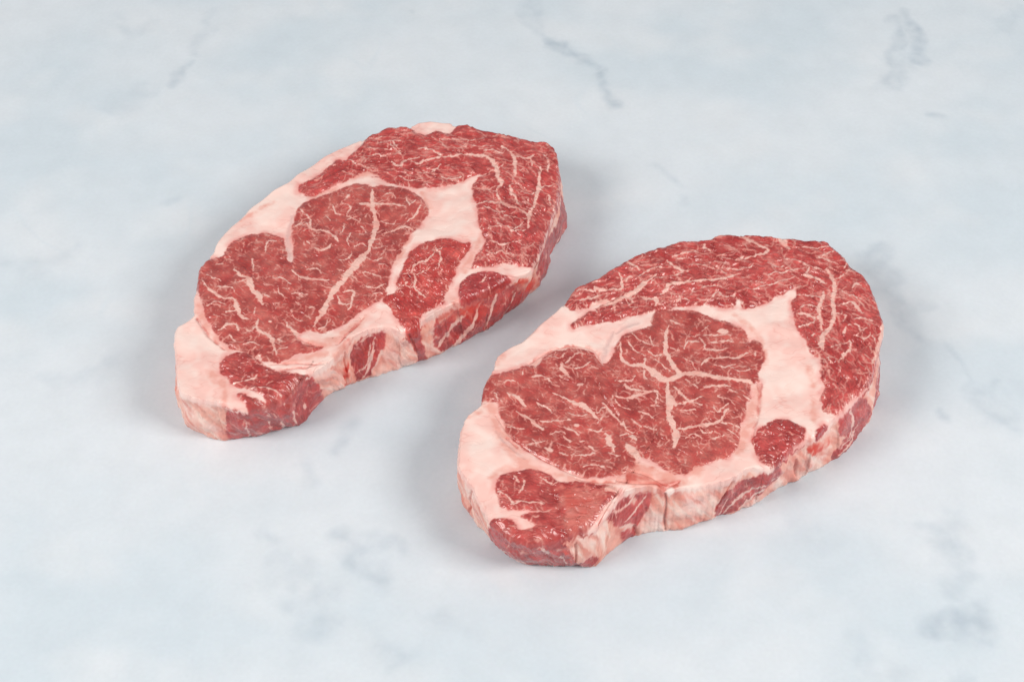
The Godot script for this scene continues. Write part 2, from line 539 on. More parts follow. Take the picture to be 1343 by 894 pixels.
func steak(d: Dictionary, label: String, o: float) -> void:
	var edge: PackedVector2Array = d["edge"]
	var foot: PackedVector2Array = d["foot"]
	var names := ["fat"]
	var looks := [muscle_look("eye_muscle")]
	# the face seen from above
	var lo := edge[0]
	var hi := edge[0]
	for p in edge:
		lo = lo.min(p)
		hi = hi.max(p)
	var face := Field.new(lo - Vector2(4, 4), hi + Vector2(4, 4), 0.27)
	for m in d["muscles"]:
		names.append(m[0])
		looks.append(muscle_look(m[0]))
		face.area(rounded(m[1]), names.size() - 1)
	var vein_names := 0
	for v in d["veins"]:
		vein_names += 1
		face.vein = face.stroke(face.vein, v, 0.34, vein_names)
	for v in d["cracks"]:
		face.crack = face.stroke(face.crack, v, 0.55)
	for v in d["pink"]:
		face.pink = face.stroke(face.pink, v, 1.3)
	for v in d["fascia"]:
		face.fascia = face.stroke(face.fascia, v, 0.6)
	marble(face, d, looks, o)
	var rim := face.distances(rounded(edge), 6.0)
	# the side, unrolled: x runs along the edge, y from the top down
	var long: float = d["perimeter"]
	var side := Field.new(Vector2(0, -4), Vector2(long, 30), 0.4)
	var first_side := names.size()
	for m in d["sides"]:
		names.append(m[0])
		looks.append(muscle_look(m[0]))
		side.area(rounded(m[1]), names.size() - 1)
	for v in d["side_veins"]:
		side.vein = side.stroke(side.vein, v, 0.4)
	for v in d["side_cracks"]:
		side.crack = side.stroke(side.crack, v, 0.6)
	for r in d["red"]:
		var a := face.distances(r[0], 3.0)
		for i in a.size():
			face.red[i] = maxf(face.red[i], smoothstep(-2.8, 2.8, a[i]))
		a = side.distances(r[1], 3.0)
		for i in a.size():
			side.red[i] = maxf(side.red[i], smoothstep(-1.0, 1.2, a[i]))
	# vertices: rings from the centre to the edge, then down the side
	var rings := TOP_RINGS + SIDE_RINGS
	var vert := PackedVector3Array()
	var col := PackedColorArray()
	var kind := PackedInt32Array()
	var count := (rings + 1) * AROUND
	vert.resize(count)
	col.resize(count)
	kind.resize(count)
	# the rim is rounder where the tail's soft muscle reaches it
	var soft_rim := PackedFloat32Array()
	soft_rim.resize(AROUND + 1)
	for j in AROUND:
		var e := ring_point(edge, float(j) / AROUND)
		soft_rim[j + 1] = soft_rim[j] + float(names[face.id[face.nearest(e * 0.965)]] == "tail_muscle")
	var droops := PackedFloat32Array()
	droops.resize(AROUND)
	var reach := 50
	for j in AROUND:
		var a := maxi(j - reach, 0)
		var b := mini(j + reach, AROUND)
		droops[j] = smoothstep(0.0, 1.0, (soft_rim[b] - soft_rim[a]) / (b - a))
	for j in AROUND:
		var t := float(j) / AROUND
		var e := ring_point(edge, t)
		e += e.normalized() * (0.35 * n2(e, 0.3, o) + 0.18 * n2(e, 0.9, o))
		var ft := ring_point(foot, t)
		ft += ft.normalized() * (0.5 * n2(ft, 0.15, o + 9.0) + 0.3 * n2(ft, 0.5, o))
		var ahead := ring_point(edge, fposmod(t + 0.004, 1.0)) - ring_point(edge, fposmod(t - 0.004, 1.0))
		var out := Vector2(ahead.y, -ahead.x).normalized()
		if out.dot(e) < 0.0:
			out = -out
		var edge_lean := face.at(face.sd, e)
		var droop: float = droops[j]
		for i in TOP_RINGS + 1:
			var p := e * (float(i) / TOP_RINGS)
			var k := i * AROUND + j
			var c := meat(face, p, looks, o, false, -6.0)
			var sdv := face.at(face.sd, p)
			var dd := maxf(face.at(rim, p), 0.0)
			var number := face.id[face.nearest(p)] if sdv > 0.0 else 0
			var coarse: float = looks[number][3] if number > 0 else 0.0
			var y := THICK + 0.9 * n2(p, 0.022, o) + 0.35 * n2(p, 0.06, o + 3.0) + 0.55 * smoothstep(-0.6, 2.6, sdv)
			if number > 0:
				var uv := along_grain(p, looks[number][0]) + Vector2(n2(p, 0.15, o), n2(p, 0.15, o + 8.0)) * 1.2
				var size: Vector2 = looks[number][4]
				y += (0.10 + 0.55 * coarse) * smoothstep(0.0, 0.5, lobules(uv + Vector2(o, 0), size)) * smoothstep(0.0, 1.5, sdv)
				y += (0.05 + 0.22 * coarse) * noise.get_noise_2d(uv.x * 0.2 + o, uv.y * 0.75) + (0.04 + 0.12 * coarse) * noise.get_noise_2d(uv.x * 0.6, uv.y * 1.2 + o)
			else:
				var fold := 1.0 - absf(noise2.get_noise_2d(p.x * 0.05 + o + 300.0, p.y * 0.09)) / 0.05
				y += 0.28 * n2(p, 0.08, o + 5.0) + 0.04 * n2(p, 0.3, o + 6.0) - 0.12 * clampf(fold, 0.0, 1.0)
			y -= 0.75 * face.at(face.crack, p)
			y += 0.10 * face.at(face.vein, p)
			y -= 0.35 * face.at(face.fascia, p)
			# rounded rim
			var r := (2.6 if edge_lean > -2.0 else 1.2) + 3.0 * droop + 0.7 * n2(e, 0.05, o + 60.0)
			if dd < r:
				y -= r - sqrt(maxf(r * r - (r - dd) * (r - dd), 0.0))
			if i == TOP_RINGS:
				y = THICK - RIM
			vert[k] = Vector3(p.x, y, p.y)
			c.a = 1.0
			col[k] = c
			kind[k] = number
			if number > 0 and face.at(face.vein, p) > 0.6:
				kind[k] = number + 1000 * (1 + face.vid[face.nearest(p)])
		# down the side
		var inner := e - out * 1.6
		var edge_sd := face.at(face.sd, inner)
		var edge_id := face.id[face.nearest(inner)]
		var back := smoothstep(0.15, -0.25, out.y) * smoothstep(0.35, -0.1, absf(out.x) - 0.9 * float(out.y > -0.2))
		var edge_y := vert[(TOP_RINGS - 1) * AROUND + j].y
		vert[TOP_RINGS * AROUND + j].y = minf(edge_y - 0.4, THICK - RIM + 0.6)
		var y0 := vert[TOP_RINGS * AROUND + j].y
		for s in range(1, SIDE_RINGS + 1):
			var q := float(s) / SIDE_RINGS
			var k := (TOP_RINGS + s) * AROUND + j
			var sp := Vector2(t * long, q * SIDE_DEEP)
			var p := e.lerp(ft, q)
			var fade := smoothstep(0.0, 0.2, q)
			var slant := sp.rotated(deg_to_rad(62.0))
			var swell := (1.0 if edge_lean > -2.0 else 0.3) * sin(PI * q) + fade * (1.2 * n2(sp, 0.045, o) + 0.6 * n2(slant, 0.09, o + 4.0) + 0.28 * noise.get_noise_2d(slant.x * 0.06 + o, slant.y * 0.25) + 0.15 * n2(sp, 0.5, o + 8.0) + 0.1 * n2(sp, 1.1, o))
			swell -= 1.6 * side.at(side.crack, sp)
			var tuck := smoothstep(0.86, 1.0, q)
			p += out * (swell - 1.1 * tuck * tuck)
			vert[k] = Vector3(p.x, maxf(y0 * (1.0 - q), 0.15), p.y)
			var extra := minf(edge_sd, 3.0) if back > 0.5 else -6.0
			var c := meat(side, sp, looks, o + 40.0, true, extra)
			# the look of the rim carries on for a millimetre or two
			var keep := 1.0 - smoothstep(0.6, 2.6, q * SIDE_DEEP + n2(sp, 0.4, o) * 1.2)
			if keep > 0.0:
				c = c.lerp(meat(face, e - out * (q * SIDE_DEEP), looks, o, false, -6.0), keep)
			c.a = 1.0
			col[k] = c
			var sid := side.id[side.nearest(sp)]
			kind[k] = sid if sid > 0 and side.at(side.sd, sp) > 0.0 else (edge_id if extra > 0.0 else -1)
	# smooth normals from the neighbours
	var nor := PackedVector3Array()
	nor.resize(count)
	for i in rings + 1:
		for j in AROUND:
			var k := i * AROUND + j
			if i == 0:
				nor[k] = Vector3.UP
				continue
			var round_ := vert[i * AROUND + (j + 1) % AROUND] - vert[i * AROUND + (j + AROUND - 1) % AROUND]
			var down := vert[mini(i + 1, rings) * AROUND + j] - vert[(i - 1) * AROUND + j]
			if i < 12:
				var wide := 40
				round_ = vert[i * AROUND + (j + wide) % AROUND] - vert[i * AROUND + (j + AROUND - wide) % AROUND]
			var n := round_.cross(down)
			nor[k] = n.normalized() if n.length_squared() > 1e-12 else Vector3.UP
	if nor[(TOP_RINGS / 2) * AROUND].y < 0.0:
		for k in count:
			nor[k] = -nor[k]
	# sort the faces into parts
	var groups := {}
	for i in rings:
		for j in AROUND:
			var a := i * AROUND + j
			var b := i * AROUND + (j + 1) % AROUND
			var key := kind[a]
			if i >= TOP_RINGS:
				key = kind[a + AROUND]
			if not groups.has(key):
				groups[key] = PackedInt32Array()
			groups[key].append(a)
	# small specks of a vein are not worth a part: give them to their muscle
	for key in groups.keys():
		if key >= 1000 and groups[key].size() < 160:
			var host: int = key % 1000
			if not groups.has(host):
				groups[host] = PackedInt32Array()
			groups[host].append_array(groups[key])
			groups.erase(key)
	var root := Node3D.new()
	root.name = "raw_steak"
	root.position = Vector3(d["centre"].x, 0, d["centre"].y) * 0.001
	root.set_meta("label", label)
	root.set_meta("category", "steak")
	root.set_meta("group", "raw rib-eye steaks on marble")
	add_child(root, true)
	var made := {}
	var keys := groups.keys()
	keys.sort()
	for key in keys:
		var called: String = "fat_rim" if key == -1 else "fat_vein" if key >= 1000 else "seam_fat" if key == 0 else names[key]
		var mesh := part_mesh(vert, nor, col, groups[key], key == -1)
		var mi := MeshInstance3D.new()
		mi.name = called
		mi.mesh = mesh
		mi.set_surface_override_material(0, fat_mat if key <= 0 or key >= 1000 else lean_mat)
		var host: Node3D = made[key % 1000] if key >= 1000 and made.has(key % 1000) else root
		host.add_child(mi, true)
		made[key] = mi


func part_mesh(vert: PackedVector3Array, nor: PackedVector3Array, col: PackedColorArray, quads: PackedInt32Array, under: bool) -> ArrayMesh:
	var slot := {}
	var v := PackedVector3Array()
	var n := PackedVector3Array()
	var c := PackedColorArray()
	var idx := PackedInt32Array()
	for a in quads:
		var row := a / AROUND * AROUND
		var b := row + (a - row + 1) % AROUND
		for k in [a, b + AROUND, b, a, a + AROUND, b + AROUND]:
			var at: int = slot.get(k, -1)
			if at < 0:
				at = v.size()
				slot[k] = at
				v.append(vert[k] * 0.001)
				n.append(nor[k])
				c.append(col[k])
			idx.append(at)
	if under:
		var last := (TOP_RINGS + SIDE_RINGS) * AROUND
		var mid := v.size()
		v.append(Vector3(0, 0.00015, 0))
		n.append(Vector3.DOWN)
		c.append(Color(0.9, 0.7, 0.66))
		for j in AROUND:
			v.append(vert[last + j] * 0.001)
			n.append(Vector3.DOWN)
			c.append(col[last + j])
		for j in AROUND:
			idx.append_array([mid, mid + 1 + j, mid + 1 + (j + 1) % AROUND])
	var arrays := []
	arrays.resize(Mesh.ARRAY_MAX)
	arrays[Mesh.ARRAY_VERTEX] = v
	arrays[Mesh.ARRAY_NORMAL] = n
	arrays[Mesh.ARRAY_COLOR] = c
	arrays[Mesh.ARRAY_INDEX] = idx
	var m := ArrayMesh.new()
	m.add_surface_from_arrays(Mesh.PRIMITIVE_TRIANGLES, arrays)
	return m


# ---------------------------------------------------------------- the two steaks' outlines, muscles and seams
func far_steak_shape() -> Dictionary:
	var d := {"centre": Vector2(-67, -7.8), "perimeter": 618.98, "muscles": [], "sides": [], "veins": [], "fascia": [], "pink": [], "cracks": [], "side_cracks": [], "side_veins": [], "red": []}
	d["edge"] = pts([-84, -13.5, -82.8, -16.8, -81.6, -20, -79.9, -22.9, -78.5, -25.9, -78.1, -29.4, -77.1, -32.6, -76, -35.9, -74.8, -39.1, -73.4, -42.3, -72, -45.4, -70.1, -48.2, -68.1, -51.1, -66.3, -54, -64.8, -57.1, -62.9, -59.9, -60.5, -62.3, -58.1, -64.8, -55.9, -67.4, -53.7, -70.1, -51.3, -72.5, -48.8, -74.9, -46.4, -77.3, -44.4, -80.1, -42.4, -83, -40.3, -85.7, -38.1, -88.3, -35.9, -91, -33.7, -93.5, -31.4, -96.1, -28.9, -98.5, -26.2, -100.7, -23.6, -102.8, -20.7, -104.8, -17.9, -106.7, -15.1, -108.7, -12.2, -110.6, -9.5, -112.8, -7, -114.9, -6.3, -115.8, -3.2, -117.4, -0.8, -119.8, 2, -121.5, 5.5, -121.2, 8.9, -120.9, 12.3, -120.5, 15.1, -121.8, 17.5, -124.3, 20.7, -125.3, 24.1, -126, 27.5, -125.9, 30.9, -125.4, 34.3, -125, 37, -123.2, 40.2, -122.8, 43.7, -123, 46.6, -121.6, 49.4, -119.6, 52.6, -118.3, 55.8, -117, 59, -115.8, 62.4, -115.4, 65.8, -115, 69.1, -114, 72.1, -112.5, 75.2, -110.9, 78.4, -109.5, 81.7, -109, 85, -108.5, 87.5, -106.1, 89.2, -103.2, 90.3, -99.9, 90.6, -96.5, 90.9, -93.1, 91.1, -89.7, 91.3, -86.2, 91.6, -82.8, 91.4, -79.4, 91.3, -75.9, 91.2, -72.5, 91, -69.1, 90.6, -65.7, 90.1, -62.3, 89.5, -58.9, 88.5, -55.6, 87.6, -52.3, 86.9, -48.9, 86.2, -45.5, 85.4, -42.2, 84.6, -38.8, 83.7, -35.5, 82.9, -32.2, 82, -28.8, 81.1, -25.5, 80.2, -22.2, 78.9, -19, 77.7, -15.8, 76.6, -12.6, 74.1, -10.8, 70.8, -9.7, 67.7, -8.4, 64.8, -6.5, 62.2, -4.2, 59.6, -2, 56.9, 0.2, 54.2, 2.3, 51.3, 4, 48.3, 5.8, 45.2, 7.2, 42, 8.5, 39, 10.2, 36.1, 12, 33.4, 14.2, 30.8, 16.4, 28.1, 18.6, 25.7, 20.9, 24, 24, 22.3, 26.8, 19, 27.9, 15.8, 28, 12.8, 26.3, 9.7, 24.9, 6.3, 25.2, 3, 26, -0.4, 26.7, -3.2, 28.6, -5.9, 30.7, -7.8, 33.6, -9.7, 36.5, -11.3, 39.5, -12.8, 42.6, -14.5, 45.6, -16.5, 48.4, -18.6, 51.1, -21.2, 53.3, -24.1, 55, -27.2, 56, -28.9, 59, -30.6, 61.9, -32.5, 64.8, -34.4, 67.7, -36.7, 70.1, -39.7, 71.9, -42.7, 73.6, -45.9, 74.7, -49.2, 75.5, -52.6, 76.1, -56, 75.7, -59.4, 75.2, -62.6, 74, -65.9, 72.8, -69.2, 72.2, -72.6, 71.7, -75.9, 70.7, -79.1, 69.4, -82, 67.8, -83.3, 64.6, -84.3, 61.3, -85.1, 58, -85.9, 54.7, -86.5, 51.3, -87.1, 47.9, -87.7, 44.5, -88.4, 41.1, -89.1, 37.8, -89.8, 34.4, -90, 31, -90.1, 27.5, -89.5, 24.4, -86.8, 22.3, -84.3, 20, -82.6, 17.3, -83.1, 13.9, -83.5, 10.5, -84, 7.1, -83.9, 3.6, -83.7, 0.2, -83.8, -3.2, -83.9, -6.7, -84, -10.1])
	d["foot"] = pts([-82.1, -13.2, -81.2, -16.4, -80, -19.5, -78.6, -22.5, -77.4, -25.6, -76.5, -28.8, -75.6, -32, -74.6, -35.2, -73.4, -38.4, -72, -41.5, -70.5, -44.5, -68.8, -47.4, -67, -50.2, -65.3, -53.1, -63.5, -56, -61.6, -58.7, -59.4, -61.2, -57.1, -63.7, -54.9, -66.3, -52.7, -68.8, -50.4, -71.3, -48, -73.7, -45.8, -76.2, -43.7, -78.8, -41.7, -81.6, -39.6, -84.3, -37.5, -86.9, -35.4, -89.5, -33.1, -92.1, -30.8, -94.6, -28.4, -97, -25.8, -99.2, -23.2, -101.3, -20.4, -103.3, -17.6, -105.2, -14.9, -107.2, -12.1, -109.2, -9.6, -111.2, -7.5, -113, -5.5, -114.6, -3.2, -116.2, -0.6, -118, 2.3, -119.2, 5.4, -119.6, 8.7, -119.5, 11.9, -119.7, 14.8, -120.8, 17.6, -122.3, 20.6, -123.6, 23.8, -124.2, 27.2, -124.2, 30.5, -123.9, 33.7, -123.1, 36.7, -122.2, 39.9, -121.6, 43, -121, 46, -119.9, 49, -118.4, 52, -117, 55.2, -115.7, 58.4, -114.8, 61.7, -114.1, 65, -113.4, 68.2, -112.5, 71.3, -111.2, 74.4, -109.8, 77.6, -108.6, 80.8, -107.7, 83.7, -106.6, 86.2, -104.6, 87.9, -101.9, 89, -98.8, 89.6, -95.5, 90.2, -92.4, 91.1, -89.6, 92.3, -87.1, 93.5, -84.7, 94.7, -82.2, 95.6, -79.5, 95.6, -76, 94.5, -71.9, 92.8, -67.3, 90.9, -62.9, 89.2, -58.8, 88.1, -55.3, 87.3, -52, 86.6, -48.7, 85.9, -45.4, 84.9, -42, 83.6, -38.4, 82.1, -34.8, 80.3, -31.2, 78, -27.5, 75.3, -23.8, 72.6, -20.3, 70.2, -17, 67.9, -13.9, 65.9, -11.4, 64.6, -9.7, 63.7, -8.6, 62.8, -7.5, 61.7, -6, 60.5, -4.1, 59.1, -2, 56.8, 0.1, 53.9, 2.1, 51.2, 4, 49.2, 5.8, 47.2, 7.5, 44.7, 9.2, 41.8, 11, 39, 13.1, 36.3, 15.5, 33.5, 17.8, 30.2, 19.8, 26.6, 21.4, 23.1, 22.8, 20, 24, 17.3, 25.1, 15, 26, 12.9, 27, 10.4, 28.3, 7.2, 29.9, 3.5, 31.7, -0.3, 33.5, -3.7, 35.1, -6.5, 36.3, -8.5, 37.4, -10, 38.3, -11, 38.9, -11.9, 39.5, -12.8, 40.1, -14, 40.8, -15.4, 41.8, -17.8, 44, -21.9, 49.3, -26.7, 56.3, -29.8, 61.1, -31.1, 62.7, -31.8, 63.4, -32.8, 64.1, -34.2, 64.6, -35.9, 64.8, -37.9, 65, -40.3, 65.4, -43.5, 66.5, -47.6, 68.3, -52, 70, -56.5, 71.2, -60.9, 71.8, -64.9, 71.8, -68.3, 71.3, -71.5, 70.5, -74.7, 69.5, -77.9, 68.3, -80.8, 66.7, -83.1, 64.5, -84.6, 61.6, -85.5, 58.3, -85.9, 54.7, -86, 51, -86.2, 47.4, -86.5, 43.9, -87.1, 40.5, -87.7, 37.2, -88.2, 33.8, -88.5, 30.5, -88.3, 27.3, -87.2, 24.4, -85.3, 21.9, -83.3, 19.5, -82, 16.7, -81.7, 13.6, -82, 10.3, -82.3, 6.9, -82.4, 3.6, -82.3, 0.2, -82.3, -3.2, -82.4, -6.5, -82.4, -9.9])
	d["muscles"].append(["eye_muscle", pts([-85.8, -3.4, -86, -12.5, -82.9, -19.7, -77.1, -21.3, -72.9, -23.7, -71, -31.1, -67.7, -34.4, -62.5, -37.8, -56.2, -39.2, -50.6, -38.5, -45.7, -35.8, -43.9, -31.1, -42.6, -23.7, -40.4, -17.7, -39.2, -21.7, -40, -29.7, -41.3, -37.8, -41.2, -44.7, -40.6, -51.6, -38.4, -58.6, -34.1, -63.5, -27.8, -67.1, -21.5, -70.7, -16, -73.5, -12.3, -75.4, -6.5, -74.3, -3.9, -72.5, 2.7, -73.4, 9.4, -72.4, 15.2, -69.9, 20.1, -65.7, 24, -60.7, 25.6, -54.4, 22.6, -47.4, 20, -41.9, 17.4, -37.8, 15.3, -32.4, 12.5, -24.4, 10, -17.7, 8.5, -12.5, 8.3, -6.2, 7, 2.8, 5.7, 6.6, 2.4, 9.4, -1.8, 12.9, -6.5, 17.3, -10.6, 22.3, -16.4, 27.2, -20.6, 29.6, -25, 28.7, -28.6, 28.1, -32.6, 31.5, -29.6, 36.7, -22.5, 38.5, -20.5, 39.5, -24, 42.3, -30.8, 42.9, -34.8, 46.2, -38.9, 48.8, -42.3, 48.6, -45.7, 49, -49.4, 46.2, -54, 43.1, -59, 40.7, -63.2, 38.7, -69.1, 32.1, -75.1, 22.3, -78.2, 14.8, -79.8, 8.6, -83, 1, -86.3, -4.2])])
	d["muscles"].append(["cap_muscle", pts([-40.8, -70.9, -39.8, -75.2, -34.5, -80.1, -28.6, -85.9, -25.7, -90.8, -22.8, -93.8, -18.2, -93.3, -17.2, -96.8, -13, -101.8, -9.6, -110.3, -7.4, -118, -0.9, -125.3, 10, -123.7, 15.2, -117.2, 21.2, -114.1, 27, -117.8, 33.9, -115.7, 37.2, -120.6, 38.5, -126.8, 49.4, -125.3, 78.9, -116, 96.4, -108.3, 95.9, -85.9, 92.4, -80.1, 90.8, -67.1, 89.7, -58.6, 87.7, -51.6, 86.2, -44.7, 82.8, -32.4, 79.9, -21.7, 77.6, -14.5, 77.1, -15.6, 71.7, -14.9, 68.1, -16.4, 64.5, -17.7, 61.7, -16.9, 55.4, -14.9, 50.9, -14.3, 47.5, -13.4, 48, -17.3, 50.8, -24.6, 54.3, -32.6, 52.6, -38.1, 50.5, -44.9, 50.4, -48.8, 49.3, -60, 47.6, -67.1, 47.3, -74.3, 50, -80.8, 53.8, -83.3, 46.2, -81.5, 40.5, -77.6, 33, -74.3, 24.5, -72.5, 15, -73.1, 10.3, -73.5, 5.4, -75.7, 0.5, -79.3, -4.4, -80.8, -0.3, -81, -2.3, -83, -5.6, -85.4, -8.1, -84.7, -11.7, -81, -17.8, -76.7, -24.4, -72.6, -29.8, -68.1, -34.6, -66.2, -39.2, -68.1])])
	d["muscles"].append(["inner_muscle", pts([11.9, 2.8, 12.4, -6.2, 16.3, -20.6, 19.6, -27.3, 25.9, -32.6, 34.1, -35.1, 39.6, -33.3, 43.3, -31.6, 46.3, -32.2, 45.7, -27.3, 41.8, -18, 39.3, -8.8, 36.8, -1.1, 34.7, 5.3, 34.8, 10.4, 29.2, 14.1, 24.9, 18.5, 23.8, 24, 24.1, 31.4, 20.2, 32.6, 16.5, 26.5, 10.7, 15.4, 6.1, 7.8, 7.5, 4.3])])
	d["muscles"].append(["deckle_muscle", pts([42.3, 5.9, 41.7, -1.1, 44.7, -6.9, 49.1, -10.8, 54.5, -11.7, 60.9, -11, 65.4, -8.2, 70.3, -6.9, 69, 0.2, 64.5, 0.2, 59.1, -0.4, 54.7, 3.4, 47.6, 6.6, 43.2, 8.1])])
	d["muscles"].append(["tail_muscle", pts([-66.4, 50, -65.7, 46.4, -63.5, 43.1, -58.5, 41.7, -52.3, 43.5, -47.5, 48.8, -43.7, 52.3, -38.3, 54.9, -31.4, 55.8, -25.9, 55.6, -18.2, 61.6, -15.6, 74.1, -20.7, 84.2, -27.4, 93, -39.4, 97.3, -55.5, 99.5, -56, 91.9, -55.8, 88, -53.5, 86.6, -53.1, 84.4, -57.2, 84.7, -61.6, 82, -64.5, 78.6, -65.9, 75.8, -62.5, 74.1, -57.3, 75.8, -51.2, 78.6, -48.6, 78.9, -52.5, 74.1, -56.1, 70.2, -55.7, 67.9, -49.5, 70.5, -43.5, 73, -44.5, 70.5, -51.7, 65.9, -58.7, 63, -61.3, 59.3, -65.4, 54.7])])
	d["sides"].append(["side_muscle", pts([435.6, 4.2, 428.7, 1, 423, 0, 421.8, 0, 418.4, 0, 418.4, 7.3, 421.8, 14.6, 426.4, 21.9, 431, 22.9, 433.3, 22.9, 436.7, 11.5])])
	d["sides"].append(["side_muscle", pts([408.1, -2.1, 400, -1, 398.9, 10.4, 395.5, 24, 397.8, 26, 402.3, 14.6, 405.8, 5.2])])
	d["sides"].append(["side_muscle", pts([389.7, 3.1, 382.9, 0, 372.5, -1, 362.2, 0, 359.9, 1, 359.9, 24, 371.4, 26, 379.4, 26, 385.1, 25, 388.6, 21.9, 392, 14.6])])
	d["sides"].append(["side_muscle", pts([359.9, 25, 358.8, 2.1, 355.3, 0, 346.2, 1, 337, 6.2, 323.2, 19.8, 330.1, 24, 346.2, 26, 355.3, 27.1])])
	d["sides"].append(["side_muscle", pts([319.8, 11.5, 318.7, 0, 292.3, 6.2, 290, 8.3, 280.8, 3.1, 269.4, 5.2, 269.4, 10.4, 269.4, 21.9, 269.4, 26, 278.5, 27.1, 286.6, 26, 298, 29.2, 309.5, 29.2, 314.1, 27.1])])
	d["sides"].append(["side_muscle", pts([510.1, -4.2, 502.1, -4.2, 492.9, -4.2, 483.7, -4.2, 474.6, -4.2, 466.5, -4.2, 464.2, 2.1, 463.1, 17.7, 464.2, 24, 466.5, 28.1, 470, 28.1, 499.8, 29.2, 507.8, 28.1, 514.7, 28.1])])
	d["veins"].append(line([-38.3, -55.3, 0.8, -33.2, -48.5, 0.8]))
	d["veins"].append(line([-39.7, -44, 0.8, -35.3, -46, 0.8, -32.7, -41.7, 0.8]))
	d["veins"].append(line([-22.5, -58.8, 0.8, -21.4, -54.2, 0.8, -18.2, -51.9, 0.8]))
	d["veins"].append(line([-14.9, -48.5, 0.8, -12.7, -49.6, 0.8, -9.5, -47.3, 0.8]))
	d["veins"].append(line([-7.8, -44, 0.8, -4.5, -39.5, 0.8]))
	d["veins"].append(line([-12, -38.4, 0.8, -13.9, -32.8, 0.8, -12.1, -28.4, 0.8]))
	d["veins"].append(line([-9.9, -28.4, 0.8, -7, -30.6, 0.8, -3.9, -28.4, 0.8]))
	d["veins"].append(line([-16.7, -18.6, 0.8, -13, -18.6, 0.8, -11, -23, 0.8]))
	d["veins"].append(line([-32.5, -12.2, 0.8, -26.7, -13.2, 0.8, -24.9, -9, 0.8]))
	d["veins"].append(line([1.7, -64.5, 0.8, 6.2, -66.9, 0.8, 8.7, -63.4, 0.8]))
	d["veins"].append(line([14.1, -64.5, 0.8, 15.8, -58.8, 0.8, 18.8, -62.2, 0.8]))
	d["veins"].append(line([1.9, -47.3, 0.8, 7.3, -45.1, 0.8, 9.5, -47.3, 0.8]))
	d["veins"].append(line([2.8, -15.4, 0.8, 7.3, -14.3, 0.8]))
	d["veins"].append(line([-2.3, -1.6, 0.8, 2.2, 0.5, 0.8, 6.4, -2.6, 0.8]))
	d["veins"].append(line([0.9, 4.7, 0.8, 5.2, 3.6, 0.8]))
	d["veins"].append(line([-81.7, -6, 0.8, -78.8, -0.7, 0.8]))
	d["veins"].append(line([-74.3, 0.3, 0.8, -67.7, 0.3, 0.8, -64.5, 3.4, 0.8]))
	d["veins"].append(line([-76.5, 12.7, 0.8, -72.4, 10.7, 0.8, -68.6, 11.7, 0.8]))
	d["veins"].append(line([-72.9, 18.8, 0.8, -69, 20.9, 0.8]))
	d["veins"].append(line([-64.3, 30.9, 0.8, -61, 34.9, 0.8]))
	d["veins"].append(line([-57.6, 26.9, 0.8, -54.5, 28.9, 0.8, -52.7, 25.9, 0.8]))
	d["veins"].append(line([-57.3, 36.8, 0.8, -53.1, 35.8, 0.8, -49.4, 37.8, 0.8]))
	d["veins"].append(line([-51.2, 4.5, 0.8, -48.1, 6.5, 0.8]))
	d["veins"].append(line([-44.3, 1.3, 0.8, -41.6, 6.5, 0.8, -38.6, 7.6, 0.8]))
	d["veins"].append(line([-38.1, 4.5, 0.8, -32.3, 4.5, 0.8]))
	d["veins"].append(line([-37.2, 14.8, 0.8, -34.5, 20.9, 0.8, -30.9, 21.9, 0.8]))
	d["veins"].append(line([-30.2, 12.7, 0.8, -25.8, 13.8, 0.8]))
	d["veins"].append(line([-23.3, 26.9, 0.8, -19.9, 24.9, 0.8, -19.4, 20.9, 0.8]))
	d["veins"].append(line([30.7, -110, 0.8, 38.4, -111, 0.8, 46.2, -109, 0.8, 52.6, -111, 0.8]))
	d["veins"].append(line([52.7, -101, 0.8, 57.8, -100, 0.8, 62.9, -98.1, 0.8]))
	d["veins"].append(line([83.3, -98.1, 0.8, 85.8, -92.2, 0.8, 85, -84.4, 0.8]))
	d["veins"].append(line([71.7, -69.1, 0.8, 76.7, -67.2, 0.8, 79.2, -69.1, 0.8]))
	d["veins"].append(line([85.4, -67.2, 0.8, 86.6, -59.7, 0.8]))
	d["veins"].append(line([63.1, -50.5, 0.8, 69.2, -48.7, 0.8, 75.3, -47.8, 0.8]))
	d["veins"].append(line([52.6, -57.9, 0.8, 58.1, -54.2, 0.8, 64.3, -53.3, 0.8]))
	d["veins"].append(line([-9.2, -103.8, 0.8, -1.4, -101.8, 0.8, 5, -102.8, 0.8]))
	d["veins"].append(line([-12.6, -94.8, 0.8, -3.7, -97.8, 0.8, 4, -96.8, 0.8]))
	d["veins"].append(line([-3, -107.8, 0.8, 3.5, -108.8, 0.8, 10, -107.8, 0.8]))
	d["veins"].append(line([16.1, -84.9, 0.8, 22.5, -83, 0.8, 28.8, -85.9, 0.8]))
	d["veins"].append(line([8.6, -81, 0.8, 15.1, -78.1, 0.8, 21.3, -80.1, 0.8]))
	d["veins"].append(line([15, -8.8, 0.8, 22.2, -8.8, 0.8, 27.4, -12.7, 0.8]))
	d["veins"].append(line([28.7, -29.9, 0.8, 32.6, -20.6, 0.8, 31, -12.7, 0.8]))
	d["veins"].append(line([13.4, -2.3, 0.8, 18.9, 0.2, 0.8, 21.5, -3.6, 0.8]))
	d["veins"].append(line([59.8, -44.9, 0.8, 67.2, -40.8, 0.8, 72.7, -44.9, 0.8]))
	d["veins"].append(line([56.2, -32.6, 0.8, 63.5, -29.9, 0.8, 70.8, -32.6, 0.8]))
	d["veins"].append(line([54.4, -21.9, 0.8, 61.7, -24.6, 0.8, 69, -21.9, 0.8]))
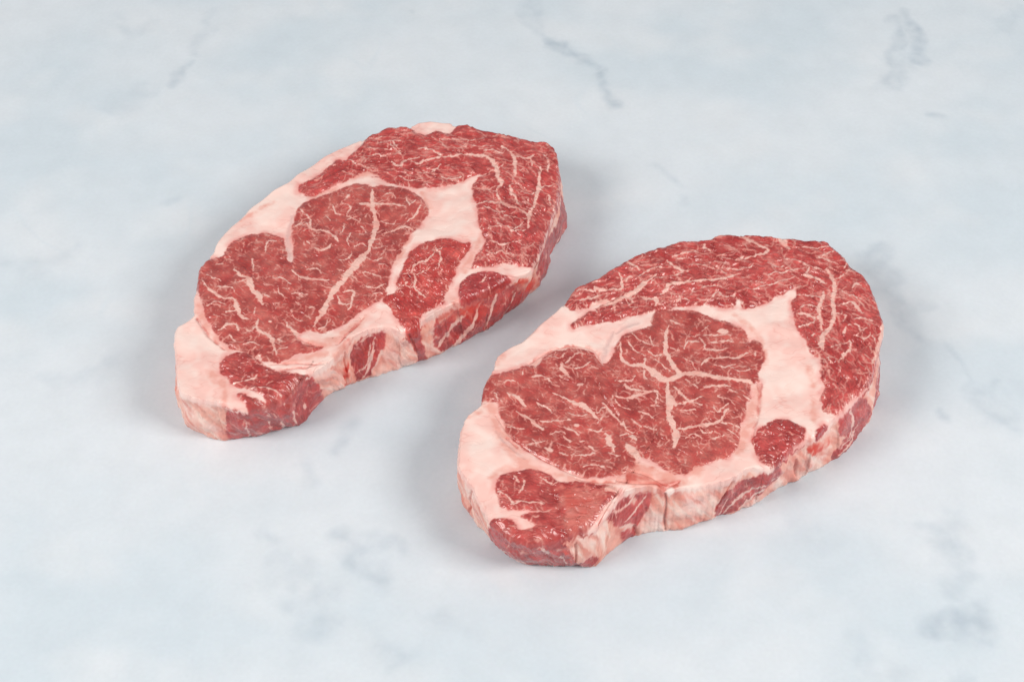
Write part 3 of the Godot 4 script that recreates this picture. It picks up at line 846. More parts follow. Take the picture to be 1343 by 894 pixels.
	d["veins"].append(line([-3.1, -69.2, 1.6, -3, -59.9, 2.5, -1.4, -51.9, 2, -0.4, -46.2, 2.9, -0.8, -39.5, 2.5, -1.8, -31.7, 2, -3.6, -24, 2, -6.3, -18.6, 4.1, -9, -14.3, 4.5, -11.6, -9, 3.7, -14.9, -2.6, 2.5, -16.2, -0.5, 3.3, -19.3, 6.8, 2.5, -21.6, 15, 2.5, -23.8, 20.9, 1.6, -25.5, 25.9, 1.6]))
	d["veins"].append(line([-8.8, -59.9, 2.5, -2.6, -58.8, 2, 6.6, -59.3, 1.2, 14.4, -57, 0.8]))
	d["veins"].append(line([-18, -59.9, 0.8, -14.8, -58.8, 0.8, -13.2, -57, 1.2, -14.2, -54.2, 0.8]))
	d["veins"].append(line([14.8, -46.2, 1.2, 19.2, -51.9, 1.2, 21.6, -58.2, 1.2]))
	d["veins"].append(line([3.1, -37.3, 0.8, 9, -40.6, 1.2, 14.2, -42.8, 1.2, 18.9, -40, 0.8]))
	d["veins"].append(line([-0.1, -27.1, 0.8, 6.6, -28.4, 0.8]))
	d["veins"].append(line([-33.2, -49, 0.8, -31.9, -41.7, 1.2, -27.3, -40.4, 1, -23.3, -38.4, 1.2, -19.2, -33.9, 1.6, -18, -32.3, 1.2]))
	d["veins"].append(line([-31.9, -41.7, 0.8, -35.5, -39.5, 0.8]))
	d["veins"].append(line([-33.2, -48.5, 0.8, -37.3, -52.5, 0.8]))
	d["veins"].append(line([-30, -27.9, 0.8, -26.2, -26.2, 1.6, -23.3, -27.3, 1.6, -21.1, -30.6, 0.8]))
	d["veins"].append(line([-33.4, -32.8, 1.2, -32.5, -30.6, 1.2]))
	d["veins"].append(line([-25.8, -51.9, 0.8, -22.9, -48.5, 0.8]))
	d["veins"].append(line([-16.3, -46.2, 0.8, -16, -41.7, 0.8, -18, -37.3, 0.8]))
	d["veins"].append(line([-39.5, -12.2, 0.8, -35.8, -7.9, 1.4, -30.5, -5.8, 1.4, -24.6, -4.7, 1.6, -20.2, -5.3, 1.2]))
	d["veins"].append(line([-13.8, 2.6, 0.8, -8.7, 2.6, 1.2, -8.9, 9.9, 1.2, -10.1, 14, 0.8]))
	d["veins"].append(line([-15.8, 5.7, 0.8, -13.9, 10.9, 1.2, -9.6, 10.9, 0.8]))
	d["veins"].append(line([-3.4, -19.7, 0.8, 0.5, -17, 0.8, 4, -20.2, 0.8]))
	d["veins"].append(line([-5.8, -10, 0.8, 0.2, -9, 0.8, 4.8, -5.8, 0.8]))
	d["veins"].append(line([18.6, -10, 1, 20.9, -5.8, 1.2, 20.8, 0.5, 1.2, 24.2, 4.7, 1.2, 26.5, 6.2, 0.8]))
	d["veins"].append(line([18.6, -10, 0.8, 21.3, -15.4, 1.2, 26.4, -18.6, 1, 29.2, -23.5, 1, 33, -27.3, 0.8]))
	d["veins"].append(line([12.4, 1.6, 0.8, 16.7, -2.6, 0.8]))
	d["veins"].append(line([-16, -65.1, 1.6, -14.9, -65.7, 1.6]))
	d["veins"].append(line([-66.8, -11.3, 1.2, -62.7, -7.6, 1.6, -58.8, -5, 2.9, -56.7, 1.3, 2.9, -53.3, 5.5, 2.9, -50.6, 11.2, 1.6]))
	d["veins"].append(line([-58.8, -5, 1.6, -65.2, -2.8, 0.8]))
	d["veins"].append(line([-58.9, -19.9, 0.8, -57.2, -11.3, 1.2]))
	d["veins"].append(line([-53.3, -24.3, 0.8, -52.6, -31.9, 1.2, -48.9, -33, 0.8]))
	d["veins"].append(line([-79.7, -1.8, 0.8, -75.4, 3.4, 1.6, -69.8, 7.6, 1.2, -64.6, 8.6, 1.2, -62.6, 13.8, 2, -59.1, 19.9, 1.6, -56, 21.9, 0.8]))
	d["veins"].append(line([-67.3, 16.8, 0.8, -62.5, 14.8, 1.2]))
	d["veins"].append(line([-69.6, 27.9, 0.8, -66.4, 25.4, 1.6, -62.2, 24.4, 1.6, -60.7, 27.9, 1.2]))
	d["veins"].append(line([-54.1, 12.7, 0.8, -53.9, 17.3, 0.8]))
	d["veins"].append(line([-52.1, 20.9, 0.8, -51.1, 27.9, 1.2, -47.2, 31.4, 1.6, -44.1, 33.9, 2, -42.8, 39.8, 1.6, -40.9, 44.6, 1.2]))
	d["veins"].append(line([-39.6, 20.9, 0.8, -37, 25.9, 1.2, -33, 30.9, 2.5, -29.7, 35.8, 2]))
	d["veins"].append(line([-47.1, -5.5, 0.8, -43.5, -6, 0.8, -38.7, -1.8, 0.8]))
	d["veins"].append(line([-35.1, 10.2, 1.2, -33.9, 11.7, 1.2]))
	d["veins"].append(line([-41.2, 41.7, 0.8, -36.5, 39.8, 0.8]))
	d["veins"].append(line([-41.2, 33.9, 0.8, -38.1, 36.8, 0.8]))
	d["veins"].append(line([-79.7, -8.1, 0.8, -71.9, -3.9, 0.8]))
	d["veins"].append(line([-46.9, 22.9, 1.6, -45.5, 22.4, 1.6]))
	d["veins"].append(line([-76.9, -15.6, 0.8, -72.6, -16.7, 0.8]))
	d["veins"].append(line([-50.1, 44.6, 1.6, -48.7, 44.6, 1.6]))
	d["veins"].append(line([15.3, -93.1, 0.8, 19.3, -90.2, 1.2, 21.7, -93.1, 1.2, 31.1, -95.6, 1.2, 37.5, -97.1, 1.2, 43.8, -98.1, 1.2, 50.2, -97.1, 1.6, 54.7, -95.1, 2, 57.9, -90.2, 2.5, 59.5, -85.3, 2.5, 59.8, -80.5, 2.5, 61.8, -74.8, 2, 59.3, -71, 1.2, 59.9, -65.3, 1.2, 62.4, -59.7, 2, 66.8, -57, 1.6, 71.1, -55.1, 1.6, 74.8, -51.4, 2]))
	d["veins"].append(line([5.5, -92.8, 0.8, 9.5, -89.3, 1.6, 12.5, -93.8, 1.2, 18.9, -95.8, 0.8]))
	d["veins"].append(line([18.6, -101.8, 1.2, 24.4, -102.3, 1.2, 30.4, -96.8, 1.2]))
	d["veins"].append(line([48.8, -60.7, 0.8, 55.6, -60.7, 1.2, 62.4, -60.2, 1.6]))
	d["veins"].append(line([54.9, -71, 0.8, 59.3, -68.2, 1.2]))
	d["veins"].append(line([80.6, -80.5, 2, 80.8, -72.9, 2, 79.2, -65.3, 2, 77.9, -57.9, 1.6, 75.4, -51.4, 2, 75, -44.1, 1.4, 74.6, -40.8, 1.2]))
	d["veins"].append(line([81.9, -88.3, 1, 80.9, -80.5, 1.6]))
	d["veins"].append(line([81.1, -72.9, 0.8, 84.9, -74.8, 0.8, 89.3, -72.9, 0.8]))
	d["veins"].append(line([66.1, -72.9, 1.6, 66.4, -68.2, 1.6, 68.6, -64.4, 1.6, 70.5, -58.4, 1.2]))
	d["veins"].append(line([66.1, -72.9, 0.8, 69.3, -75.7, 0.8]))
	d["veins"].append(line([61.6, -104, 0.8, 65.5, -101, 1.2, 68, -95.1, 2, 68.7, -86.3, 1.6, 68.6, -80.5, 1]))
	d["veins"].append(line([68.7, -96.1, 0.8, 72.5, -95.1, 1, 76.9, -95.1, 1.2, 78.2, -97.6, 1.2]))
	d["veins"].append(line([76.9, -95.1, 1, 76.9, -88.3, 1]))
	d["veins"].append(line([69.3, -84.4, 0.8, 74.3, -86.3, 0.8]))
	d["veins"].append(line([59.2, -84.4, 0.8, 62.3, -90.2, 0.8]))
	d["veins"].append(line([41.1, -105, 0.8, 50.1, -104, 0.8, 57.8, -104.5, 0.8]))
	d["veins"].append(line([66.3, -39.2, 0.8, 73.6, -39.2, 1.2]))
	d["veins"].append(line([54.2, -40.6, 0.8, 59.8, -43.3, 0.8]))
	d["veins"].append(line([4.8, -108.3, 0.8, 9.1, -100.8, 0.8]))
	d["veins"].append(line([23.1, -87.4, 0.8, 27.9, -85.9, 0.8, 30.7, -90.3, 0.8]))
	d["veins"].append(line([30.9, -81.5, 0.8, 35.7, -79.3, 0.8, 41.4, -81.5, 0.8]))
	d["veins"].append(line([4.3, -105.8, 0.8, 7, -101.8, 0.8, 10.4, -97.8, 0.8]))
	d["veins"].append(line([-7.1, -111.3, 0.8, 2, -111.9, 0.8]))
	d["veins"].append(line([-17, -93.8, 1.2, -11, -89.8, 0.8, -1.8, -85.9, 0.8]))
	d["veins"].append(line([52.4, -3.6, 0.8, 54.6, -8.8, 0.8]))
	d["veins"].append(line([-59.7, 62.2, 0.8, -50.7, 59.3, 0.8, -49.2, 57, 0.8]))
	d["veins"].append(line([-51.7, 65.7, 0.8, -44.1, 65.1, 0.8, -37.1, 68.5, 0.8]))
	d["veins"].append(line([-50.4, 45.3, 2, -48.1, 47, 2.5]))
	d["veins"].append(line([-26.4, 74.7, 1.2, -25.1, 75.8, 1.6]))
	d["veins"].append(line([-31.6, 77.5, 0.8, -30, 82.5, 1.2, -28.9, 85.3, 0.8]))
	d["veins"].append(line([-34.8, 83.6, 1.6, -33.2, 88, 1.6]))
	d["veins"].append(line([-51.2, 94.1, 0.8, -55.2, 95.1, 1.2]))
	d["veins"].append(line([88.7, -54.4, 1.6, 86.8, -45.4, 2, 83.2, -32.4, 1.6, 80.1, -21.7, 1.6, 77.4, -14.8, 2.5]))
	d["veins"].append(line([87.7, -51.6, 1.2, 88.2, -57.2, 1.2]))
	d["veins"].append(line([46.4, -12.7, 2, 52.7, -14, 1.6, 59, -14.7, 2, 62.6, -16.6, 3.3]))
	d["fascia"].append(line([-42, -51.6, 1.6, -43.2, -43.3, 2, -42.9, -35.1, 2, -41.7, -27, 2, -40.2, -19.7, 1.6]))
	d["fascia"].append(line([-6, -69.5, 0.8, -3.6, -65.7, 2.5, -3.7, -61.9, 2.5]))
	d["fascia"].append(line([25.5, 22.2, 1.6, 28.8, 16.6, 2, 32.3, 13.5, 1.2]))
	d["fascia"].append(line([44.7, -84.4, 1.2, 46.2, -82.2, 1.2]))
	d["fascia"].append(line([-81.1, 19.8, 1.2, -75.5, 29.6, 0.8, -69.6, 35.7, 0.8]))
	d["cracks"].append(line([-45.9, 11.2, 1, -44.5, 13.8, 0.8]))
	d["cracks"].append(line([-44.7, 19.9, 0.8, -43, 26.9, 1, -42.4, 32.9, 0.8]))
	d["cracks"].append(line([-73.9, -21, 1.2, -69.4, -21.5, 0.8]))
	d["cracks"].append(line([78.4, -51.6, 1.2, 82.1, -54.4, 1.2]))
	d["cracks"].append(line([-6.1, -93.8, 0.8, 1.6, -94.8, 0.8, 8.1, -93.3, 0.8]))
	d["cracks"].append(line([58.4, -108.3, 1.2, 62.3, -108.3, 1.2]))
	d["cracks"].append(line([72.4, -71, 1.2, 75.5, -72.9, 0.8, 78, -73.8, 0.8]))
	d["cracks"].append(line([82.1, -52.4, 1.6, 84, -56, 1.2]))
	d["cracks"].append(line([-43.9, 50, 0.8, -34.5, 49.4, 0.8, -18.2, 50, 0.8]))
	d["cracks"].append(line([-80.7, 19.8, 0.8, -74.6, 29.6, 0.8, -65.7, 39.3, 0.8]))
	d["cracks"].append(line([-14, 36.9, 0.8, -6.9, 26, 0.8, -2.9, 18.6, 0.8]))
	d["cracks"].append(line([-17.4, 48.8, 0.8, -30, 52.3, 0.8, -38.4, 53.5, 0.8]))
	d["cracks"].append(line([8, -21.7, 0.8, 6, -8.6, 0.8]))
	d["cracks"].append(line([40, -16.4, 0.8, 47, -29.7, 0.8]))
	d["cracks"].append(line([-32.5, 33.3, 0.8, -20.7, 39.3, 0.8]))
	d["pink"].append(line([-81.3, 11.1, 3.3, -73.9, 28.4, 3.7, -64, 39.3, 2.5]))
	d["pink"].append(line([-32.2, 36.9, 4.9, -20, 36.9, 5.7, -10.2, 28.4, 4.9, -2.1, 18.6, 4.1]))
	d["pink"].append(line([-37.1, 50, 2, -25.4, 45.3, 3.3, -17.9, 42.9, 3.3]))
	d["pink"].append(line([17.4, -37.8, 2.5, 11, -16.4, 2.9]))
	d["pink"].append(line([-13.5, 44.1, 5.7, -8.8, 36.9, 4.9, -2.3, 29.6, 3.7]))
	d["pink"].append(line([-33, -65.7, 1.2, -20.4, -72.1, 2.5, -15.7, -71.6, 2]))
	d["pink"].append(line([-17.2, -77.2, 2.5, -5.5, -84, 4.1, 0.8, -84, 3.3]))
	d["pink"].append(line([52.4, -37.8, 3.3, 47.2, -21.7, 3.3, 43.7, -11.2, 3.3]))
	d["pink"].append(line([36, 4, 4.1, 40.6, 9.1, 3.3]))
	d["pink"].append(line([-69.9, 54.7, 4.9, -62.9, 63.9, 4.1, -61.8, 73, 2.5]))
	d["pink"].append(line([21.8, -68.5, 3.3, 26, -57.2, 2]))
	d["pink"].append(line([-68.3, -48.8, 2, -52.7, -61.4, 2.5]))
	d["side_veins"].append(line([388.6, 18.8, 3.4, 379.4, 11.5, 2.5, 371.4, 5.2, 1.7]))
	d["side_veins"].append(line([385.1, 28.1, 3.8, 374.8, 18.8, 2.5, 369.1, 11.5, 1.7]))
	d["side_veins"].append(line([378.3, 24, 1.7, 368, 11.5, 1.7, 363.4, 4.2, 1.3]))
	d["side_veins"].append(line([393.2, 6.2, 3.8, 393.2, 22.9, 3.4]))
	d["side_veins"].append(line([361.1, 22.9, 1.7, 358.8, 14.6, 1.7, 354.2, 3.1, 2.1]))
	d["side_veins"].append(line([353.1, 25, 1.3, 341.6, 18.8, 2.1, 339.3, 9.4, 1.7]))
	d["side_veins"].append(line([384, 4.2, 1.3, 374.8, 2.1, 1.7, 369.1, 0, 2.1]))
	d["side_veins"].append(line([306.1, 25, 0.8, 286.6, 22.9, 1.3, 282, 15.6, 0.8]))
	d["side_veins"].append(line([311.8, 25, 1.3, 298, 19.8, 1.3]))
	d["side_veins"].append(line([433.3, 18.8, 0.8, 427.6, 14.6, 1.3, 425.3, 6.2, 0.8]))
	d["side_veins"].append(line([429.9, 21.9, 1.7, 426.4, 15.6, 1.7, 423, 4.2, 0.8]))
	d["side_veins"].append(line([433.3, 3.1, 0.6, 428.7, 3.1, 1.3, 424.1, 2.1, 0.8]))
	d["side_veins"].append(line([425.3, 20.8, 2.5, 420.7, 11.5, 2.1]))
	d["side_veins"].append(line([481.4, 9.4, 2.1, 481.4, 16.7, 2.5, 480.3, 20.8, 1.7]))
	d["side_veins"].append(line([489.5, 14.6, 2.5, 490.6, 21.9, 2.5]))
	d["side_veins"].append(line([471.1, 13.5, 2.1, 470, 15.6, 2.5]))
	d["side_veins"].append(line([468.8, 22.9, 1.3, 467.7, 22.9, 1.7]))
	d["side_veins"].append(line([504.4, 9.4, 0.8, 506.6, 24, 1.3]))
	d["side_veins"].append(line([496.3, 13.5, 0.8, 497.5, 20.8, 0.8]))
	d["side_cracks"].append(line([405.8, 1, 0.8, 402.3, 12.5, 0.8, 398.9, 24, 0.8]))
	d["side_cracks"].append(line([361.1, 12.5, 0.8, 361.1, 22.9, 1]))
	d["side_cracks"].append(line([442.5, 2.1, 0.8, 442.5, 14.6, 0.8, 445.9, 24, 0.8]))
	d["red"].append([pts([69, -3.4, 71.7, -6.9, 77.1, -6.9, 77, -1.1, 73.4, 2.8, 69.4, 0.9]), pts([341.6, 3.1, 339.3, 0, 322.1, 12.5, 318.7, 20.8, 323.2, 19.8, 339.3, 7.3])])
	d["red"].append([pts([31.9, 17.9, 38, 11.6, 45.9, 9.1, 54.7, 5.3, 51.3, 15.4, 42.6, 20.3, 35.7, 25.3]), pts([387.4, 0, 379.4, -2.1, 370.2, 0, 361.1, 0, 364.5, 8.3, 376, 8.3, 384, 8.3])])
	d["red"].append([pts([-10.9, 36.9, -8.7, 38.1, -6.6, 63.9, -9.1, 63.9]), pts([442.5, -4.2, 439, 0, 440.2, 25, 448.2, 22.9])])
	return d


func near_steak_shape() -> Dictionary:
	var d := {"centre": Vector2(70.8, 70.9), "perimeter": 611.15, "muscles": [], "sides": [], "veins": [], "fascia": [], "pink": [], "cracks": [], "side_cracks": [], "side_veins": [], "red": []}
	d["edge"] = pts([-84.6, -9.5, -84, -12.8, -83.4, -16.2, -82.4, -19.4, -81, -22.5, -79.2, -25.4, -78.8, -28.7, -78.3, -32, -77, -35.1, -74.7, -37.6, -72.2, -39.8, -69.5, -41.8, -66.7, -43.8, -64.5, -46.3, -62.4, -49, -60.3, -51.7, -58.2, -54.3, -55.9, -56.8, -53.6, -59.3, -51.3, -61.8, -49.1, -64.4, -47.1, -67.2, -45.1, -69.9, -43.7, -73, -42.2, -76, -40.2, -78.7, -37.6, -80.9, -34.8, -82.9, -32, -84.8, -29.3, -86.8, -27, -89.2, -24.7, -91.8, -22, -93.8, -19.3, -95.8, -16.5, -97.8, -13.7, -99.7, -10.9, -101.6, -8, -103.3, -5, -105, -1.8, -106.1, 1.4, -107.3, 4.5, -108.5, 7.3, -110.5, 10.6, -111.3, 13.9, -111.9, 17.3, -112.3, 20.7, -112.6, 24, -113, 27.2, -113.8, 29.9, -115.9, 33.1, -116.4, 36.5, -116.4, 39.8, -115.5, 43.1, -115.7, 46.5, -116, 49.9, -116.3, 53.3, -116, 56.6, -115.6, 60, -115.1, 63.4, -114.8, 66.8, -114.7, 70.1, -113.8, 73.3, -112.9, 76.7, -112.3, 80, -111.9, 83.3, -111.2, 85.5, -108.7, 87.7, -106.1, 89.5, -103.3, 91.1, -100.3, 92.1, -97, 93.1, -93.8, 95.3, -91.2, 97.6, -88.7, 98.9, -85.6, 99.9, -82.4, 100.8, -79.1, 101.3, -75.8, 101.8, -72.4, 102.2, -69, 102.4, -65.7, 102.6, -62.3, 102.9, -58.9, 103.3, -55.5, 102.6, -52.2, 101.7, -48.9, 100.9, -45.6, 99.8, -42.4, 98.8, -39.2, 97.7, -35.9, 96.7, -32.7, 95.7, -29.5, 94.7, -26.2, 93.6, -23, 92.2, -19.9, 90.8, -16.8, 88.7, -14.2, 86.5, -11.6, 84.2, -9, 82, -6.5, 79.7, -3.9, 77.5, -1.4, 75.2, 1.1, 72.8, 3.5, 70.4, 5.9, 68.2, 8.5, 66.2, 11.2, 64.3, 14, 61.3, 15.4, 58.1, 16.5, 55.2, 18.3, 52.7, 20.5, 50.4, 23, 48.2, 25.6, 46.3, 28.4, 44, 30.7, 40.8, 32, 37.6, 32.6, 34.2, 32.1, 30.9, 32.7, 28.3, 34.5, 26.2, 37.2, 23.4, 38.9, 20.3, 40.2, 16.9, 40.9, 13.6, 41.6, 10.2, 42, 6.9, 42.5, 3.5, 42.9, 0.2, 43.5, -2.9, 44.8, -6.3, 44.4, -9.6, 43.6, -12.9, 42.8, -16.1, 43.5, -19.4, 44.5, -22.5, 45.9, -24.9, 48.2, -26.8, 51, -28.5, 53.9, -30.2, 56.9, -32.2, 59.6, -34.3, 62.2, -37.2, 64.1, -40.1, 65.6, -43.5, 66.3, -46.7, 67.4, -49.8, 68.7, -53, 69.8, -56.3, 70.8, -59.6, 71.5, -62.9, 71.9, -66.3, 71.9, -69.4, 70.6, -72.5, 69.2, -75, 67, -77.3, 64.5, -79.7, 62.1, -81.4, 59.2, -82.8, 56.1, -84.2, 53, -85.5, 49.8, -86.7, 46.7, -88, 43.5, -89.6, 40.6, -91.4, 37.7, -92.8, 34.6, -94.3, 31.5, -94.2, 28.1, -94.2, 24.7, -94.1, 21.3, -94, 17.9, -93.9, 14.5, -93.6, 11.2, -92.8, 7.9, -92, 4.6, -90.5, 1.7, -88.2, -0.8, -86, -3.4, -84.2, -6.1])
	d["foot"] = pts([-82.9, -9.3, -82.4, -12.6, -81.8, -15.8, -80.7, -19, -79.5, -22, -78.3, -25.1, -77.4, -28.2, -76.5, -31.3, -75.2, -34.2, -73.2, -36.8, -70.8, -39, -68.2, -41.1, -65.7, -43.2, -63.3, -45.5, -61.2, -48.1, -59.1, -50.7, -57, -53.3, -54.8, -55.8, -52.6, -58.2, -50.4, -60.7, -48.3, -63.3, -46.3, -66, -44.5, -68.8, -42.9, -71.7, -41.2, -74.5, -39.2, -77.1, -36.9, -79.4, -34.2, -81.5, -31.5, -83.4, -29, -85.5, -26.5, -87.8, -24.1, -90.1, -21.6, -92.3, -18.9, -94.3, -16.2, -96.3, -13.5, -98.2, -10.7, -100.1, -7.8, -101.8, -4.8, -103.3, -1.8, -104.6, 1.3, -105.9, 4.4, -107.2, 7.4, -108.6, 10.5, -109.6, 13.7, -110.3, 17, -110.8, 20.4, -111.2, 23.6, -111.8, 26.7, -112.8, 29.7, -113.9, 32.8, -114.6, 36.1, -114.6, 39.3, -114.4, 42.6, -114.4, 46, -114.6, 49.3, -114.7, 52.7, -114.6, 56, -114.2, 59.3, -113.9, 62.7, -113.5, 66, -113.1, 69.3, -112.5, 72.5, -111.7, 75.8, -111.1, 79, -110.5, 82, -109.3, 84.5, -107.4, 86.6, -104.9, 88.4, -102, 89.9, -99.1, 91.1, -96, 92.5, -93, 94.3, -90.2, 96.1, -87.5, 97.6, -84.6, 98.7, -81.4, 99.5, -78.2, 100.1, -74.9, 100.5, -71.5, 100.9, -68.2, 101.1, -64.8, 101.4, -61.5, 101.6, -58.1, 101.5, -54.8, 101.1, -51.5, 100.5, -48.3, 100.1, -45.3, 100.3, -42.6, 100.8, -39.9, 101.2, -37.2, 101.4, -34.3, 100.9, -31.1, 99.5, -27.6, 97.6, -24.1, 95.6, -20.7, 93.8, -17.6, 92.2, -14.8, 90.8, -12.2, 89.3, -9.6, 87.7, -6.9, 85.6, -4.2, 83.1, -1.5, 80.3, 1.1, 77.4, 3.7, 74.2, 6.2, 70.5, 8.8, 66.9, 11.2, 63.8, 13.4, 61.2, 15.3, 58.7, 17, 55.9, 18.7, 52.6, 20.5, 49.2, 22.4, 45.9, 24.3, 42.9, 26.1, 40.4, 28, 38.3, 29.8, 36.4, 31.4, 34.5, 32.8, 32.1, 34.3, 29.3, 35.7, 26, 36.7, 22.6, 37.5, 19.3, 38.3, 16.3, 39.4, 13.3, 40.8, 10.3, 42.5, 7.1, 44.2, 3.7, 45.3, 0.3, 45.9, -3.1, 46.3, -6.7, 46.6, -10.3, 46.9, -14.2, 47.6, -18.6, 50, -23.5, 54.2, -28.2, 58.8, -31.7, 62.3, -33.5, 64.2, -34.2, 64.8, -34.6, 64.9, -35.2, 65, -36.3, 65.1, -38.1, 65.3, -40.3, 65.5, -42.9, 65.6, -45.3, 65.7, -47.5, 65.5, -49.6, 65.2, -51.6, 64.9, -53.9, 64.6, -56.6, 64.5, -59.9, 64.6, -63.5, 64.4, -66.6, 63.5, -69.1, 61.6, -71.3, 59.5, -73.5, 57.3, -75.9, 55.1, -78.2, 52.9, -80.4, 50.6, -82.5, 48.1, -84.3, 45.3, -85.9, 42.5, -87.5, 39.6, -89.3, 36.8, -91.1, 33.9, -92.3, 30.9, -92.8, 27.7, -92.8, 24.4, -92.7, 21, -92.5, 17.7, -92.3, 14.3, -91.9, 11, -91.2, 7.8, -90.2, 4.7, -88.6, 1.8, -86.7, -0.8, -84.8, -3.4, -83.5, -6.2])
	d["muscles"].append(["eye_muscle", pts([-88.1, -8, -87.2, -8.6, -85.1, -16.9, -81.2, -21.2, -72.3, -24.2, -63.3, -27.9, -59.7, -27.9, -57, -32.8, -52.5, -36.5, -45.2, -39, -38, -38.2, -33.1, -35.3, -30.6, -29.1, -28.8, -28.9, -26.4, -30.3, -24.7, -35.3, -21.5, -44.1, -17.7, -47.9, -12.1, -50.7, -5.5, -53.6, -5.5, -56.3, -4.5, -60.8, -2.8, -63.1, 0.3, -64.9, 3.7, -63.7, 6.7, -64.8, 12.5, -63.7, 18.3, -62, 23.9, -58.3, 29.5, -56.3, 35.6, -52.3, 38.1, -47.7, 38.5, -43, 41.5, -44.8, 44.6, -41.9, 45.4, -35, 43.2, -28.3, 41.1, -23.8, 41.3, -18.3, 38.8, -16.6, 36.5, -16.1, 36.8, -12.8, 36.3, -7.4, 34.1, -5.2, 33.4, 2.3, 30.8, 5.5, 29.9, 10.7, 28.9, 17, 26.5, 22.1, 23, 26.6, 19.5, 27.9, 13.4, 30.1, 7.2, 33.4, 4.5, 35.6, -2.2, 35, -4.4, 33.1, -9.2, 28.9, -13.3, 25.9, -16.9, 28.7, -18, 33.1, -21.5, 35.9, -26.6, 38.1, -33.4, 38.1, -40.1, 37, -46.8, 34.2, -53.5, 30.4, -60.3, 25.9, -66.2, 21.5, -71.4, 14.1, -74.4, 6.1, -76.6, -2.1, -78, -5.6, -81, -6.8])])
	d["muscles"].append(["cap_muscle", pts([-45.5, -68.3, -44, -64.1, -40.4, -62.9, -34.4, -65.3, -29.6, -68.1, -26.6, -68.6, -30.7, -65.9, -31.5, -62.9, -35.1, -62.3, -38.1, -58.7, -42.9, -54.6, -42.8, -51.8, -40, -52.2, -34.7, -54.2, -28.9, -55.4, -20.7, -56.7, -18.2, -59.1, -11.1, -61.2, -5.1, -62.9, -2.7, -63.4, 0.2, -64.1, 4.1, -64.9, 6.3, -67.3, 12.7, -66.4, 18.7, -67.9, 24.5, -66.2, 32.9, -65.4, 35.5, -69.9, 36.9, -70.4, 38.3, -65.4, 43, -65.9, 48.9, -69.2, 54.8, -73.2, 60.9, -77.1, 64.9, -79.8, 64.2, -73.8, 61.7, -69.9, 61.5, -59.4, 61.9, -53, 62.3, -49.1, 65.4, -44.1, 65.7, -39, 67.8, -34.1, 71.1, -32.6, 69.3, -20.6, 70.9, -15.7, 67.4, -8.6, 67.9, -5.3, 68.2, -0.6, 71.4, 1.7, 76.2, -1.8, 81.4, -7.7, 85.4, -11.3, 88.7, -16.1, 90.1, -16.3, 93.7, -20, 102.1, -23, 108.8, -60.7, 103.1, -79.2, 95.1, -95.4, 84.3, -115, 65.3, -117.8, 36.5, -119.3, 28.6, -117.1, 9.8, -112.1, -15.1, -102.7, -33.7, -87, -44.7, -76.7])])
	d["muscles"].append(["round_muscle", pts([35, 15.5, 40.2, 8.6, 46.7, 4.6, 51.9, 4.6, 55.9, 7.5, 58.3, 10.9, 56.7, 15.5, 52.8, 20, 48.7, 25.6, 44.8, 30.6, 39.7, 30.6, 36.6, 27.9, 35.1, 21.2])])
	d["muscles"].append(["deckle_muscle", pts([62.6, 13.2, 65.2, 9.2, 69, 6.6, 72.4, 7.5, 73.2, 10.9, 68.1, 13.8, 63.6, 15.7])])
	d["muscles"].append(["tail_muscle", pts([-77.6, 43, -75.4, 37, -69.7, 34.8, -61.2, 33.7, -55.3, 35.9, -50.3, 40.2, -40.2, 40.8, -28.5, 43.2, -26, 44.3, -25.3, 47.3, -29.7, 51.5, -34.1, 57.9, -37.5, 63.1, -43.4, 68.3, -46.8, 70.3, -49.7, 74.4, -44.6, 81.5, -44.8, 88.5, -67.3, 88.5, -74.6, 80.5, -82, 70.3, -80.8, 62.1, -77.1, 60.2, -72.2, 61, -68.9, 63.1, -67.2, 66.4, -60.6, 64.1, -62.3, 62.1, -66.2, 60, -65.5, 57.6, -56.4, 55.6, -68, 56, -73, 56, -75.7, 53.7, -77.2, 47.3])])
	d["sides"].append(["side_muscle", pts([477.6, -4.2, 469.7, -4.2, 458.4, -1, 452.7, -1, 449.3, 2.1, 450.4, 11.5, 453.8, 16.7, 453.8, 24, 457.2, 26, 459.5, 17.7, 460.6, 13.5, 476.5, 1])])
	d["sides"].append(["side_muscle", pts([418.8, 20.8, 417.6, 9.4, 410.8, 5.2, 402.9, 4.2, 395, 1, 389.3, 0, 383.7, 9.4, 389.3, 13.5, 398.4, 17.7, 408.6, 22.9, 414.2, 25])])
	d["sides"].append(["side_muscle", pts([347.5, 1, 342.9, -2.1, 336.1, 0, 330.5, 0, 324.8, 7.3, 322.6, 18.8, 330.5, 25, 338.4, 25, 347.5, 25, 352, 25, 352, 19.8, 344.1, 14.6, 348.6, 9.4])])
	d["sides"].append(["side_muscle", pts([315.8, 20.8, 315.8, 13.5, 309, 9.4, 309, 11.5, 304.4, 4.2, 297.7, -3.1, 288.6, -4.2, 289.7, 3.1, 298.8, 10.4, 301, 16.7, 302.2, 15.6, 305.6, 29.2])])
	d["sides"].append(["side_muscle", pts([531.9, -3.1, 521.7, -3.1, 515, -2.1, 508.2, -2.1, 500.2, -1, 493.4, 17.7, 492.3, 26, 522.9, 28.1, 531.9, 28.1, 543.2, 28.1])])
	d["sides"].append(["side_muscle", pts([491.2, 19.8, 487.8, 16.7, 481, 17.7, 474.2, 21.9, 485.5, 25, 491.2, 24])])
	d["veins"].append(line([-27.6, -91.3, 0.8, -23.9, -94.6, 0.8, -19, -94.8, 0.8]))
	d["veins"].append(line([-9.9, -85.3, 0.8, -7.3, -88.7, 0.8, -2.3, -91.3, 0.8, 2.6, -93.1, 0.8]))
